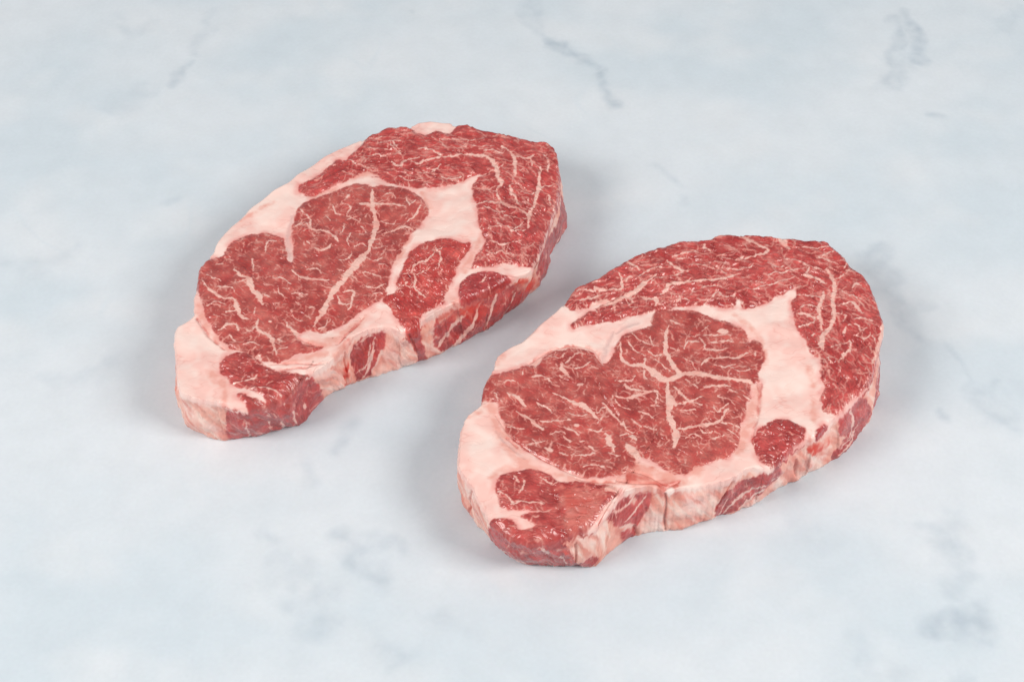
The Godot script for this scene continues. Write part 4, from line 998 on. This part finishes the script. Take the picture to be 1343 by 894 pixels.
	d["veins"].append(line([-4.1, -81.8, 0.8, -0.3, -85.3, 0.8, 5.7, -86.1, 0.8, 12, -89.6, 0.8]))
	d["veins"].append(line([6.6, -99.2, 0.8, 12.8, -102.3, 0.8, 19, -103.6, 0.8]))
	d["veins"].append(line([14.7, -93.9, 0.8, 20.8, -94.8, 0.8, 26.5, -91.3, 0.8, 32.3, -88.7, 0.8]))
	d["veins"].append(line([19.5, -78.4, 0.8, 25.5, -79.3, 0.8, 31.4, -77.6, 0.8]))
	d["veins"].append(line([16.1, -71.6, 0.8, 21.8, -69.9, 0.8, 25, -72.5, 0.8]))
	d["veins"].append(line([-40, -75, 0.8, -36.4, -76.7, 0.8, -32.3, -75.9, 0.8]))
	d["veins"].append(line([-16.5, -71.6, 0.8, -14.9, -66.6, 0.8, -10.9, -64.9, 0.8]))
	d["veins"].append(line([7.1, -69.9, 0.8, 10.7, -71.6, 0.8, 12.9, -69.1, 0.8]))
	d["veins"].append(line([28.5, -99.8, 0.8, 35.7, -97.6, 0.8, 41.9, -99.8, 0.8]))
	d["veins"].append(line([30.1, -92.2, 0.8, 38.1, -91.1, 0.8, 47.3, -94.4, 0.8]))
	d["veins"].append(line([41.3, -77.4, 0.8, 48.8, -79.5, 0.8, 57.9, -82.7, 0.8, 64, -84.8, 0.8]))
	d["veins"].append(line([26.3, -73.2, 0.8, 32, -71.2, 0.8, 35.1, -74.3, 0.8]))
	d["veins"].append(line([59.6, -98.7, 0.8, 66.9, -97.6, 0.8, 73.8, -93.3, 0.8, 78.7, -91.1, 0.8]))
	d["veins"].append(line([71, -107.4, 0.8, 78.4, -106.3, 0.8, 84.5, -107.4, 0.8]))
	d["veins"].append(line([84.6, -84.8, 0.8, 88.7, -87.9, 0.8, 91.3, -91.1, 0.8]))
	d["veins"].append(line([85.1, -77.4, 0.8, 88.9, -73.2, 0.8, 94.4, -71.2, 0.8]))
	d["veins"].append(line([89.6, -56.9, 0.8, 94, -57.9, 0.8, 98.8, -55.9, 0.8]))
	d["veins"].append(line([75.9, -39, 0.8, 80.4, -40.9, 0.8, 84.9, -42.9, 0.8]))
	d["veins"].append(line([64.8, -66, 0.8, 69.3, -67.1, 0.8, 72.6, -65, 0.8]))
	d["veins"].append(line([69.6, -95.4, 0.8, 72.2, -92.2, 0.8, 70.2, -87.9, 0.8]))
	d["veins"].append(line([89.6, -100.8, 0.8, 91.3, -96.5, 0.8, 89.2, -92.2, 0.8]))
	d["veins"].append(line([88.2, -46.9, 0.8, 92.2, -44.9, 0.8, 95.5, -47.9, 0.8]))
	d["veins"].append(line([81.5, -60.9, 0.8, 85.6, -58.9, 0.8, 84.3, -54.9, 0.8]))
	d["veins"].append(line([-75.6, -14.9, 0.8, -72.3, -18.2, 0.8, -68.3, -17.1, 0.8]))
	d["veins"].append(line([-78.8, -10.6, 0.8, -75.5, -5.2, 0.8]))
	d["veins"].append(line([-61.8, -20.5, 0.8, -56.9, -21.6, 0.8, -52.9, -18.2, 0.8]))
	d["veins"].append(line([-43, -26, 0.8, -38.1, -26, 0.8, -34.7, -29.4, 0.8]))
	d["veins"].append(line([-60.3, -5.2, 0.8, -55.5, -3, 0.8, -53.2, 1.2, 0.8]))
	d["veins"].append(line([-46, 1.2, 0.8, -42.1, 3.4, 0.8, -37.3, 2.3, 0.8]))
	d["veins"].append(line([-54.2, 13.9, 0.8, -50.2, 12.8, 0.8, -47.1, 13.9, 0.8]))
	d["veins"].append(line([-37.5, 10.7, 0.8, -32.8, 11.8, 0.8, -30.4, 9.7, 0.8]))
	d["veins"].append(line([-61.3, 16, 0.8, -59.8, 20.1, 0.8]))
	d["veins"].append(line([-44.2, 25.2, 0.8, -39.6, 26.2, 0.8, -34.8, 24.2, 0.8]))
	d["veins"].append(line([-39.7, 32.3, 0.8, -34.3, 31.3, 0.8, -30.5, 33.3, 0.8]))
	d["veins"].append(line([-28.6, 24.2, 0.8, -24, 26.2, 0.8]))
	d["veins"].append(line([-23.5, 13.9, 0.8, -19.5, 12.8, 0.8]))
	d["veins"].append(line([-30.2, 3.4, 0.8, -32.7, 7.6, 0.8]))
	d["veins"].append(line([-50.4, 24.2, 0.8, -46.6, 26.2, 0.8]))
	d["veins"].append(line([-41.7, 18, 0.8, -38.5, 17, 0.8]))
	d["veins"].append(line([-21.1, -43, 0.8, -20.3, -33.9, 1.6, -18.9, -29.4, 2, -11.6, -27.7, 2.5, -7.7, -24.9, 2.9, -3.1, -19.9, 3.3, 0.1, -18.3, 2.9, 6, -21.6, 2.5, 14.1, -22.1, 2.5, 20.5, -19.9, 2.5, 28.5, -18.8, 2, 36.5, -17.7, 2, 38.8, -16.1, 1.6]))
	d["veins"].append(line([2.3, -53.5, 0.8, 0.6, -46.5, 1.6, -0, -36.2, 2, 2.3, -28.3, 2.5, 5.2, -22.7, 2.5]))
	d["veins"].append(line([-16.3, -48.8, 0.8, -10.8, -43, 0.8, -6, -39.6, 0.8]))
	d["veins"].append(line([-6.5, -46.5, 0.8, -6.4, -40.7, 0.8, -3.5, -39.6, 0.8]))
	d["veins"].append(line([-9.7, -32.2, 1.2, -10.6, -27.2, 1.2]))
	d["veins"].append(line([-24.2, -8.4, 0.8, -17.4, -8.4, 1.6, -12.5, -10.6, 1.6, -6.7, -12.2, 1.2, -4.4, -10.6, 0.8]))
	d["veins"].append(line([-20.3, -16.1, 1.2, -17.2, -13.3, 1.6, -10, -12.2, 0.8]))
	d["veins"].append(line([-24.2, -18.3, 0.8, -18.5, -18.8, 0.8]))
	d["veins"].append(line([0.2, -17.2, 1.6, -1, -11.7, 2, 0.5, -5.2, 3.7, -1.5, 0.2, 2.5, -0.2, 5.5, 3.3, 0.3, 9.7, 2, 1.4, 13.9, 2.9, -0, 21.1, 1.2]))
	d["veins"].append(line([-0.7, -6.3, 2.5, 2.4, -3.6, 2]))
	d["veins"].append(line([2.2, -13.9, 1.2, 5.2, -9.5, 1.6, 8.1, -5.7, 0.8]))
	d["veins"].append(line([8.2, -18.3, 0.8, 12.7, -12.8, 0.8]))
	d["veins"].append(line([16, -13.9, 1.4, 21.7, -14.4, 1.4, 27.3, -14.4, 1.2]))
	d["veins"].append(line([2.6, 10.7, 1.8, 10.2, 9.7, 1.6, 18.3, 7.6, 1.8, 22.5, 4.4, 1.2, 24.9, -0.9, 1.2]))
	d["veins"].append(line([15, -28.3, 1.2, 19.8, -32.2, 1.6, 26.4, -32.8, 1.2, 33, -33.3, 1.6, 37.4, -36.2, 1.6]))
	d["veins"].append(line([18, -40.7, 0.8, 19.4, -37.3, 1, 25.2, -37.9, 0.8]))
	d["veins"].append(line([15.9, -45.3, 1.2, 18.1, -41.3, 1.2]))
	d["veins"].append(line([19.8, -42.5, 0.8, 27.3, -43, 0.8]))
	d["veins"].append(line([26.2, -50, 2.9, 29.5, -49.4, 2.5]))
	d["veins"].append(line([20.6, -52.9, 0.8, 17.9, -50, 0.8]))
	d["veins"].append(line([7.9, -38.5, 0.8, 10.7, -43, 0.8, 15.7, -42.5, 0.8]))
	d["veins"].append(line([2.2, -38.5, 0.8, 6.2, -37.3, 0.8]))
	d["veins"].append(line([40.8, -37.3, 0.8, 40.7, -33.9, 1.6]))
	d["veins"].append(line([5.7, -5.2, 0.8, 14.3, -3.1, 0.8]))
	d["veins"].append(line([-18.9, 14.4, 2, -16.2, 16.4, 2.5]))
	d["veins"].append(line([-30.4, -4.1, 0.8, -25.9, 2.3, 1, -21.3, 7.6, 0.8]))
	d["veins"].append(line([-8.8, -4.1, 0.8, -4.1, -3.1, 0.8]))
	d["veins"].append(line([33.3, -9, 0.8, 36.2, -6.3, 1.2]))
	d["veins"].append(line([-5.2, -10.6, 0.8, -6.3, -5.2, 0.8]))
	d["veins"].append(line([-18, 4.4, 0.8, -13.5, 8.6, 0.8]))
	d["veins"].append(line([18.5, -47.1, 0.8, 25.2, -47.9, 0.8, 31, -47.1, 0.8]))
	d["veins"].append(line([20.7, -43, 0.8, 27.4, -43.8, 0.8, 31.8, -42.8, 0.8]))
	d["veins"].append(line([19.5, -38.7, 0.8, 24.4, -37.7, 0.8, 29.1, -39.6, 0.8]))
	d["veins"].append(line([11, -46.3, 0.8, 17.7, -47.7, 0.8]))
	d["veins"].append(line([-17.4, -43, 0.8, -14.4, -37.3, 0.8, -9.6, -33.9, 0.8]))
	d["veins"].append(line([-8.6, -37.3, 0.8, -4.7, -33.9, 1, -0.5, -34.8, 0.8]))
	d["veins"].append(line([-7.4, -33.3, 0.8, -2.6, -28.3, 0.8, 0.8, -23.3, 0.8]))
	d["veins"].append(line([-10.8, -26.9, 0.8, -10.4, -19.9, 0.8]))
	d["veins"].append(line([-21.8, -18.3, 0.8, -16.9, -18.3, 0.8, -15, -21.6, 0.8]))
	d["veins"].append(line([3.2, -3.9, 0.8, 9.7, -5.2, 0.8, 14.7, -8.4, 0.8]))
	d["veins"].append(line([4.5, 0.2, 0.8, 10.9, 0.2, 0.8]))
	d["veins"].append(line([19.1, -3.1, 0.8, 20.4, 1.2, 0.8, 25.6, -4.1, 0.8]))
	d["veins"].append(line([20, 6.5, 0.8, 29.3, 8.8, 0.8]))
	d["veins"].append(line([11.9, 8.8, 0.8, 13.1, 12.8, 0.8, 17.8, 13, 0.8]))
	d["veins"].append(line([24.4, 10.7, 0.8, 28.8, 14.4, 0.8]))
	d["veins"].append(line([7.6, -32.8, 0.8, 11.4, -29.4, 0.8, 12.7, -24.9, 0.8]))
	d["veins"].append(line([21.1, -28.3, 0.8, 25.9, -26.6, 0.8, 31, -28.3, 0.8]))
	d["veins"].append(line([29.1, -26, 0.8, 33.8, -23.8, 0.8, 38.9, -26, 0.8]))
	d["veins"].append(line([26.4, -12.8, 0.8, 31, -10.6, 0.8]))
	d["veins"].append(line([21.2, -8.4, 0.8, 25.8, -6.8, 0.8, 28.7, -3.1, 0.8]))
	d["veins"].append(line([5, 15.9, 0.8, 9.9, 13.9, 0.8, 12.8, 17, 0.8]))
	d["veins"].append(line([17.5, 17, 0.8, 22.5, 13.9, 0.8]))
	d["veins"].append(line([-14.6, 0.2, 0.8, -10.7, 1.2, 0.8, -6.9, 5.5, 0.8]))
	d["veins"].append(line([-11.9, 8.6, 0.8, -7.2, 10.7, 0.8]))
	d["veins"].append(line([-25.4, -8.4, 0.8, -22.4, -3.1, 0.8, -16.2, -0.9, 0.8]))
	d["veins"].append(line([-21.2, 5.5, 0.8, -19.9, 10.7, 0.8, -15.2, 12.8, 0.8]))
	d["veins"].append(line([3.3, -57, 0.8, 9.8, -54.1, 0.8]))
	d["veins"].append(line([-73.1, -10.6, 0.8, -67.5, -7.3, 2, -64.3, -3, 1.2]))
	d["veins"].append(line([-69.1, 0.2, 0.8, -63.6, 3.9, 1.6, -60.4, 7.6, 2, -57.3, 10.7, 1.2]))
	d["veins"].append(line([-52.2, -11.7, 0.8, -45.9, -6.3, 1.2, -39.5, -3, 2.5, -35.7, 1.2, 2, -31.8, 5.5, 1.2]))
	d["veins"].append(line([-48.6, -29.4, 1.6, -47.5, -24.9, 2.5, -44.7, -19.9, 1.2]))
	d["veins"].append(line([-46.2, -29.4, 1.2, -41.9, -35, 1, -37.8, -35, 0.8]))
	d["veins"].append(line([-53.5, -33.9, 0.8, -48.6, -32.7, 0.8, -46.8, -36.1, 0.8]))
	d["veins"].append(line([-40.8, -15.5, 2, -39.2, -15.5, 2]))
	d["veins"].append(line([-49.2, -21.6, 1.2, -48.4, -21, 1.2]))
	d["veins"].append(line([-58, 5.5, 0.8, -53.3, 6.5, 0.8, -45.3, 5.5, 0.8]))
	d["veins"].append(line([-47.8, 9.7, 0.8, -43.9, 11.8, 1.2, -40.8, 13.9, 1.2]))
	d["veins"].append(line([-42.6, 8.7, 1.6, -41.4, 8.7, 1.2]))
	d["veins"].append(line([-47.9, 14.9, 0.8, -45.6, 18, 1.2]))
	d["veins"].append(line([-56.2, 21.6, 2, -53.5, 22.7, 2.5]))
	d["veins"].append(line([-51.1, 20.1, 0.8, -44.9, 20.6, 0.8]))
	d["veins"].append(line([-29.7, 12.8, 1.6, -27.6, 18, 2.9, -26.2, 23.2, 1.2]))
	d["veins"].append(line([-19.8, 20.1, 2.9, -16.9, 25.2, 3.3, -15, 28.3, 3.3]))
	d["veins"].append(line([-17.9, 13.9, 1.6, -16.1, 16, 2]))
	d["veins"].append(line([-30.7, -4.1, 0.8, -26.2, 2.3, 0.8, -20.9, 8.7, 0.8]))
	d["veins"].append(line([-33.3, 1.2, 0.8, -29.2, -2, 0.8]))
	d["veins"].append(line([-72.3, 8.7, 0.8, -65.2, 10.2, 0.8]))
	d["veins"].append(line([-37, 20.1, 0.8, -34.8, 23.2, 1]))
	d["veins"].append(line([-64.4, 20.1, 0.8, -56.6, 18, 0.8]))
	d["veins"].append(line([-66.2, -21.6, 1.2, -65.4, -24.9, 0.8]))
	d["veins"].append(line([-60.9, -26, 1.2, -60.1, -29.4, 1.2]))
	d["veins"].append(line([-20.4, 20.9, 3.3, -16.8, 26.5, 3.3, -11.8, 29.3, 2.5]))
	d["veins"].append(line([-42.8, -58.3, 2.5, -37.4, -61.6, 2.9, -32, -66.2, 2.9, -27.8, -68.7, 3.3, -22.5, -68.3, 3.3, -20.1, -70.8, 2.5, -13.9, -75, 3.3, -10.2, -78.4, 2.5, -5.2, -83.5, 2, -1.3, -87.8, 0.8]))
	d["veins"].append(line([-31.6, -78.4, 2, -29.9, -76.7, 2, -23.9, -77.6, 1.6, -19.1, -78.4, 1.6, -18.3, -83.5, 1.2, -19.3, -88.7, 0.8]))
	d["veins"].append(line([-38.4, -69.8, 1.2, -34.2, -70.8, 1.6, -30.3, -73.3, 1.6]))
	d["veins"].append(line([-16.6, -82.7, 0.8, -14.6, -87, 0.8, -12.3, -85.3, 0.8]))
	d["veins"].append(line([-15.3, -97, 1, -11.8, -93.9, 1.2, -9.6, -91.3, 0.8]))
	d["veins"].append(line([-11.1, -72.9, 1.2, -5.9, -70.8, 2, -2.3, -70.8, 2.5, -2.6, -66.6, 1.2]))
	d["veins"].append(line([0.2, -74.2, 1.6, 3.4, -77.6, 2, 3.6, -80.5, 2, 11.4, -81.8, 1.6, 15.3, -85.3, 0.8]))
	d["veins"].append(line([11.4, -81.8, 1.6, 17.5, -83.1, 1.6, 25.9, -83.5, 1.6, 34.7, -86.1, 1.6, 33.2, -85.8, 1.2, 37.8, -87.9, 0.8]))
	d["veins"].append(line([-22.5, -68.3, 2, -22.7, -63.3, 1.2]))
	d["veins"].append(line([-31.5, -64.9, 1.2, -30.7, -61.6, 1.2]))
	d["veins"].append(line([4, -97.4, 1, 6.2, -93.9, 1.6, 10.2, -90.4, 2, 13.8, -90, 0.8]))
	d["veins"].append(line([22, -107.2, 1.6, 25.4, -104.5, 2]))
	d["veins"].append(line([23, -109, 1.2, 22.3, -106.7, 1.2]))
	d["veins"].append(line([8.9, -98.3, 0.8, 15, -99.2, 0.8]))
	d["veins"].append(line([27.5, -96.5, 0.8, 32.8, -94.8, 0.8]))
	d["veins"].append(line([23.8, -71.6, 0.8, 26.4, -75, 1.2, 28.6, -73.3, 0.8]))
	d["veins"].append(line([8.5, -73.3, 0.8, 9.4, -69.1, 0.8]))
	d["veins"].append(line([14.1, -77.6, 0.8, 16.4, -75.9, 0.8]))
	d["veins"].append(line([-13.7, -68.3, 0.8, -14.1, -71.6, 0.8]))
	d["veins"].append(line([39.4, -97.6, 1, 47.1, -100.3, 1.2, 53.5, -104.1, 1.6, 48.7, -109, 2, 44.5, -111.8, 2.9, 40.9, -114, 1.6]))
	d["veins"].append(line([58.9, -113.5, 2, 62.4, -110.7, 3.3, 64.1, -104.7, 1.6]))
	d["veins"].append(line([52.4, -86.9, 0.8, 57, -87.9, 1, 64.6, -90.1, 0.8, 69.9, -91.1, 0.8]))
	d["veins"].append(line([43.2, -82.7, 0.8, 50.4, -81.6, 0.8]))
	d["veins"].append(line([52.6, -95.4, 0.8, 57.4, -92.2, 1, 60.4, -92.8, 0.8]))
	d["veins"].append(line([69.4, -86.9, 2, 72.9, -85.8, 1.4, 77, -83.2, 1.6, 79.7, -81.1, 0.8]))
	d["veins"].append(line([78.4, -100.8, 1.2, 81.8, -97.6, 1.2, 86.5, -94.4, 0.8]))
	d["veins"].append(line([79.9, -100.8, 0.8, 85.6, -104.1, 0.8]))
	d["veins"].append(line([80.3, -91.7, 1.6, 82.3, -86.9, 2, 83.1, -81.6, 2, 81.6, -73.2, 2, 80.4, -66, 2, 80.2, -58.9, 2.5, 77.6, -52.9, 2, 74.1, -47.9, 2.5, 72.1, -42.9, 2.9, 72.1, -37, 2]))
	d["veins"].append(line([77.6, -76.4, 1.2, 76.3, -71.2, 1.6, 73.6, -64, 2, 73.7, -55.9, 1.6, 73.4, -50.9, 1.6]))
	d["veins"].append(line([65, -74.3, 0.8, 70, -73.2, 0.8, 76.3, -71.2, 0.8]))
	d["veins"].append(line([62.9, -61.9, 0.8, 67.8, -60.9, 1.6, 71.8, -57.9, 1.2]))
	d["veins"].append(line([63.3, -52.9, 1.4, 67, -53.9, 1.2, 70.9, -56.9, 0.8]))
	d["veins"].append(line([68.3, -46.9, 1.2, 69.8, -47.9, 0.8]))
	d["veins"].append(line([88.4, -69.1, 1.2, 91.6, -66, 2, 93.8, -60.9, 1.2]))
	d["veins"].append(line([82.9, -66, 0.8, 88.4, -69.1, 1]))
	d["veins"].append(line([91.1, -78.5, 1, 92.9, -81.1, 1.2, 95.7, -80, 0.8]))
	d["veins"].append(line([84.6, -51.9, 1.2, 83.4, -47.9, 1.6]))
	d["veins"].append(line([85.5, -52.9, 0.8, 90.5, -52.9, 1, 90.8, -49.9, 0.8, 94.6, -51.4, 0.8]))
	d["veins"].append(line([96.1, -46.9, 0.8, 97.4, -40.9, 0.8]))
	d["veins"].append(line([85.7, -43.9, 1.2, 84.9, -38, 1.6, 80.7, -33.1, 1.6, 78.1, -29.3, 0.8]))
	d["veins"].append(line([73.6, -32.2, 1, 75.2, -28.3, 1.2]))
	d["veins"].append(line([102.6, -54.9, 1.6, 100.2, -44.9, 2.5, 97.1, -37, 2, 94.5, -30.2, 1.6]))
	d["veins"].append(line([36.1, -69.1, 2, 38.2, -68.1, 2]))
	d["veins"].append(line([-76.4, 46.2, 0.8, -72.2, 49.4, 0.8, -69.7, 53.7, 0.8]))
	d["veins"].append(line([-71.3, 53.7, 0.8, -66.3, 51.5, 1.2, -57.2, 52.6, 0.8]))
	d["veins"].append(line([-67.2, 47.3, 0.8, -65.5, 40.8, 1.2]))
	d["veins"].append(line([-69.7, 37.5, 0.8, -68, 40.8, 1.2]))
	d["veins"].append(line([-59.9, 72.4, 1.2, -56.7, 75.5, 2]))
	d["veins"].append(line([-73, 75.5, 1.2, -68.1, 81.5, 1.2]))
	d["veins"].append(line([-44.3, 68.3, 1.6, -47.6, 70.3, 1.6, -44.5, 78.5, 1.2]))
	d["veins"].append(line([-58.7, 38.6, 0.8, -53.7, 40.8, 1.2]))
	d["veins"].append(line([-30.3, 45.1, 3.3, -24.4, 44.6, 3.7, -22.8, 47.3, 2.5]))
	d["fascia"].append(line([-27, -41.5, 1.6, -28.6, -34.1, 2, -29.5, -29.1, 1.2]))
	d["fascia"].append(line([-22.2, -49.1, 1.6, -17.4, -53, 2, -11.8, -55.5, 2]))
	d["fascia"].append(line([-23.8, -50, 1.6, -27.5, -39.6, 1.6, -28.5, -35, 1.6]))
	d["fascia"].append(line([-77.8, 10.7, 1.2, -73.1, 18.6, 1.2, -65.4, 27.6, 0.8]))
	d["cracks"].append(line([-32.6, -19.3, 0.8, -30.5, -9.5, 0.8, -25.2, -0.9, 0.8, -22.4, 6.5, 0.8]))
	d["cracks"].append(line([-52.1, 47.3, 0.8, -51.4, 53.7, 1, -50.6, 58.9, 0.8]))
	d["cracks"].append(line([-5.1, 45.1, 1.2, -5.2, 53.7, 1.4, -6.5, 67.3, 1.6]))
	d["cracks"].append(line([89.5, -77.4, 1.6, 90.6, -80.6, 1.2]))
	d["cracks"].append(line([89.1, -15.7, 1, 92.7, -19.4, 0.8]))
	d["cracks"].append(line([72.2, -79.5, 1.2, 74.9, -77.4, 1.2]))
	d["cracks"].append(line([22.2, -98.3, 0.8, 29.5, -91.3, 1, 35, -89.6, 0.8]))
	d["cracks"].append(line([-54.6, 45.7, 0.8, -47.9, 44, 0.8]))
	d["cracks"].append(line([91.3, -81.8, 1.2, 88.9, -73.8, 0.8]))
	d["cracks"].append(line([40.5, -17.2, 0.8, 40, -4.1, 0.8, 35.2, 12.8, 0.8]))
	d["cracks"].append(line([-73.1, 15.2, 0.8, -68.8, 20.9, 0.8]))
	d["cracks"].append(line([-77.9, 1.4, 0.8, -70.5, 15.2, 0.8, -59.4, 26.5, 0.8, -43.5, 36.4, 0.8, -38.4, 38.1, 0.8]))
	d["cracks"].append(line([-25.9, 39.7, 0.8, -19.2, 41.3, 1, -9.1, 40.8, 0.8, -6.3, 44, 1.2]))
	d["cracks"].append(line([-21.4, 34.2, 0.8, -13, 36.4, 0.8, -4.9, 41.9, 0.8]))
	d["cracks"].append(line([-7.3, 46.2, 0.8, -4.2, 43, 1.2, 0.8, 39.7, 0.8]))
	d["cracks"].append(line([-43.5, 38.1, 0.8, -38.5, 39.7, 1.2, -33.5, 40.8, 0.8, -26.7, 40.8, 0.8]))
	d["cracks"].append(line([-63.3, -29.1, 0.8, -52.4, -38.4, 0.8, -41.5, -40.9, 0.8, -32.6, -37.2, 0.8, -30.1, -30.3, 0.8]))
	d["cracks"].append(line([41.7, -17.2, 0.8, 39.4, -2, 1, 35.1, 13.9, 0.8]))
	d["cracks"].append(line([4.5, 47.5, 0.8, 12.4, 42.7, 1]))
	d["cracks"].append(line([89, -74.3, 0.8, 89, -71.2, 0.8]))
	d["pink"].append(line([-80.3, -4.1, 5.7, -76.2, 9.7, 5.7, -69.9, 23.2, 5.7, -62.2, 33.3, 4.9, -53, 36.3, 3.7, -41.5, 39.3, 3.3, -30, 41.3, 3.3, -18.4, 39.3, 3.3]))
	d["pink"].append(line([-18.4, 41.9, 4.9, -13.3, 40.8, 6.6, -4.7, 38.6, 6.6, 0.8, 38.6, 4.1]))
	d["pink"].append(line([38.7, -15, 4.9, 37.6, -4.1, 5.7, 32.2, 11.8, 4.9, 28, 23.1, 4.9]))
	d["pink"].append(line([-21.2, 29.8, 6.6, -13, 35.3, 7.4, -4.9, 40.8, 6.6]))
	d["pink"].append(line([-79.8, 38.6, 3.3, -72.2, 33.1, 3.3, -62, 32, 3.3]))
	d["pink"].append(line([-60.6, -29.1, 2, -52.4, -37.8, 2, -37.9, -39.7, 2, -31.8, -35.3, 2.9]))
	d["pink"].append(line([64.4, -27.9, 3.3, 65.6, -15.7, 3.3]))
	d["pink"].append(line([64.5, -6.5, 3.3, 63.1, 5.2, 4.1]))
	d["pink"].append(line([10.7, 32.3, 5.7, 2.6, 38.9, 5.7, -2.6, 41, 4.9]))
	d["pink"].append(line([34.2, -60.7, 2.5, 43.7, -45.3, 2.9, 45, -30.3, 2.5]))
	d["pink"].append(line([-90.6, 1.4, 4.9, -82.8, -3.3, 4.9]))
	d["pink"].append(line([-77.7, -29.1, 3.3, -75, -35.3, 2.5]))
	d["side_veins"].append(line([414.2, 22.9, 0.8, 407.4, 14.6, 1.7, 393.9, 9.4, 1.7]))
	d["side_veins"].append(line([408.6, 24, 1.3, 399.5, 16.7, 2.1, 387.1, 8.3, 1.3]))
	d["side_veins"].append(line([416.5, 22.9, 0.8, 413.1, 12.5, 1.3]))
	d["side_veins"].append(line([342.9, 16.7, 1.3, 337.3, 9.4, 2.1, 338.4, 2.1, 1.7]))
	d["side_veins"].append(line([349.7, 22.9, 1.3, 342.9, 21.9, 1.7, 336.1, 15.6, 1.3]))
	d["side_veins"].append(line([347.5, 19.8, 1.3, 332.7, 14.6, 1.3]))
	d["side_veins"].append(line([307.8, 13.5, 1.3, 301, 0, 1.7, 294.3, -4.2, 0.8]))
	d["side_veins"].append(line([470.8, 2.1, 0.8, 459.5, 5.2, 1.3, 456.1, 1, 0.8]))
	d["side_veins"].append(line([460.6, 11.5, 0.8, 456.1, 9.4, 1.3, 451.6, 4.2, 0.8]))
	d["side_veins"].append(line([461.8, 12.5, 2.1, 458.4, 15.6, 2.5, 455, 17.7, 1.7]))
	d["side_veins"].append(line([529.7, 17.7, 2.5, 524, 20.8, 2.9, 520.6, 21.9, 2.1]))
	d["side_veins"].append(line([509.3, -1, 2.1, 507, 8.3, 2.5]))
	d["side_veins"].append(line([501.4, 11.5, 1.3, 499.1, 19.8, 1.3]))
	d["side_cracks"].append(line([443.7, -1, 0.8, 442.5, 7.3, 1.2, 442.5, 17.7, 1.4, 441.4, 24, 1.6]))
	d["side_cracks"].append(line([553.4, -2.1, 0.8, 560.2, 22.9, 0.8]))
	d["side_cracks"].append(line([455, 17.7, 0.8, 453.8, 22.9, 0.8]))
	d["side_cracks"].append(line([493.4, 5.2, 0.8, 493.4, 17.7, 0.8]))
	d["side_cracks"].append(line([374.6, 7.3, 0.8, 373.5, 18.8, 0.8]))
	d["side_cracks"].append(line([410.8, -4.2, 0.8, 418.8, 15.6, 0.8]))
	d["red"].append([pts([-50.4, 44, -38.6, 44, -29.5, 46.2, -31.4, 53.7, -35, 60, -40.1, 65.2, -45.1, 68.3, -48.3, 64.1, -51.4, 53.7]), pts([496.8, -4.2, 477.6, -4.2, 470.8, -4.2, 476.5, -4.2, 483.3, -4.2, 488.9, -3.1, 493.4, -1, 495.7, -4.2, 495.7, -4.2])])
	d["red"].append([pts([-24.9, 35.9, -16.2, 32, -7.8, 34.2, -0.4, 36.4, -0.8, 43, -6.8, 45.1, -13.4, 42.4, -21.7, 41.9]), pts([464, -4.2, 457.2, -4.2, 449.3, -4.2, 439.1, -4.2, 439.1, -3.1, 444.8, -2.1, 451.6, -2.1, 461.8, -4.2])])
	d["red"].append([pts([58.1, 18.9, 64.3, 16.6, 66.5, 20, 60, 24.5]), pts([370.1, 0, 362.2, 1, 356.5, 10.4, 364.4, 9.4])])
	d["red"].append([pts([-50.5, 74.4, -47.7, 73.4, -44.6, 81.5, -46.3, 85.5]), pts([500.2, 5.2, 496.8, 5.2, 493.4, 17.7, 495.7, 22.9])])
	d["red"].append([pts([59.2, 16.6, 69.6, 15.5, 67.4, 20, 58.4, 23.4]), pts([369, -2.1, 352, 9.4, 354.2, 12.5, 367.8, 6.2])])
	return d
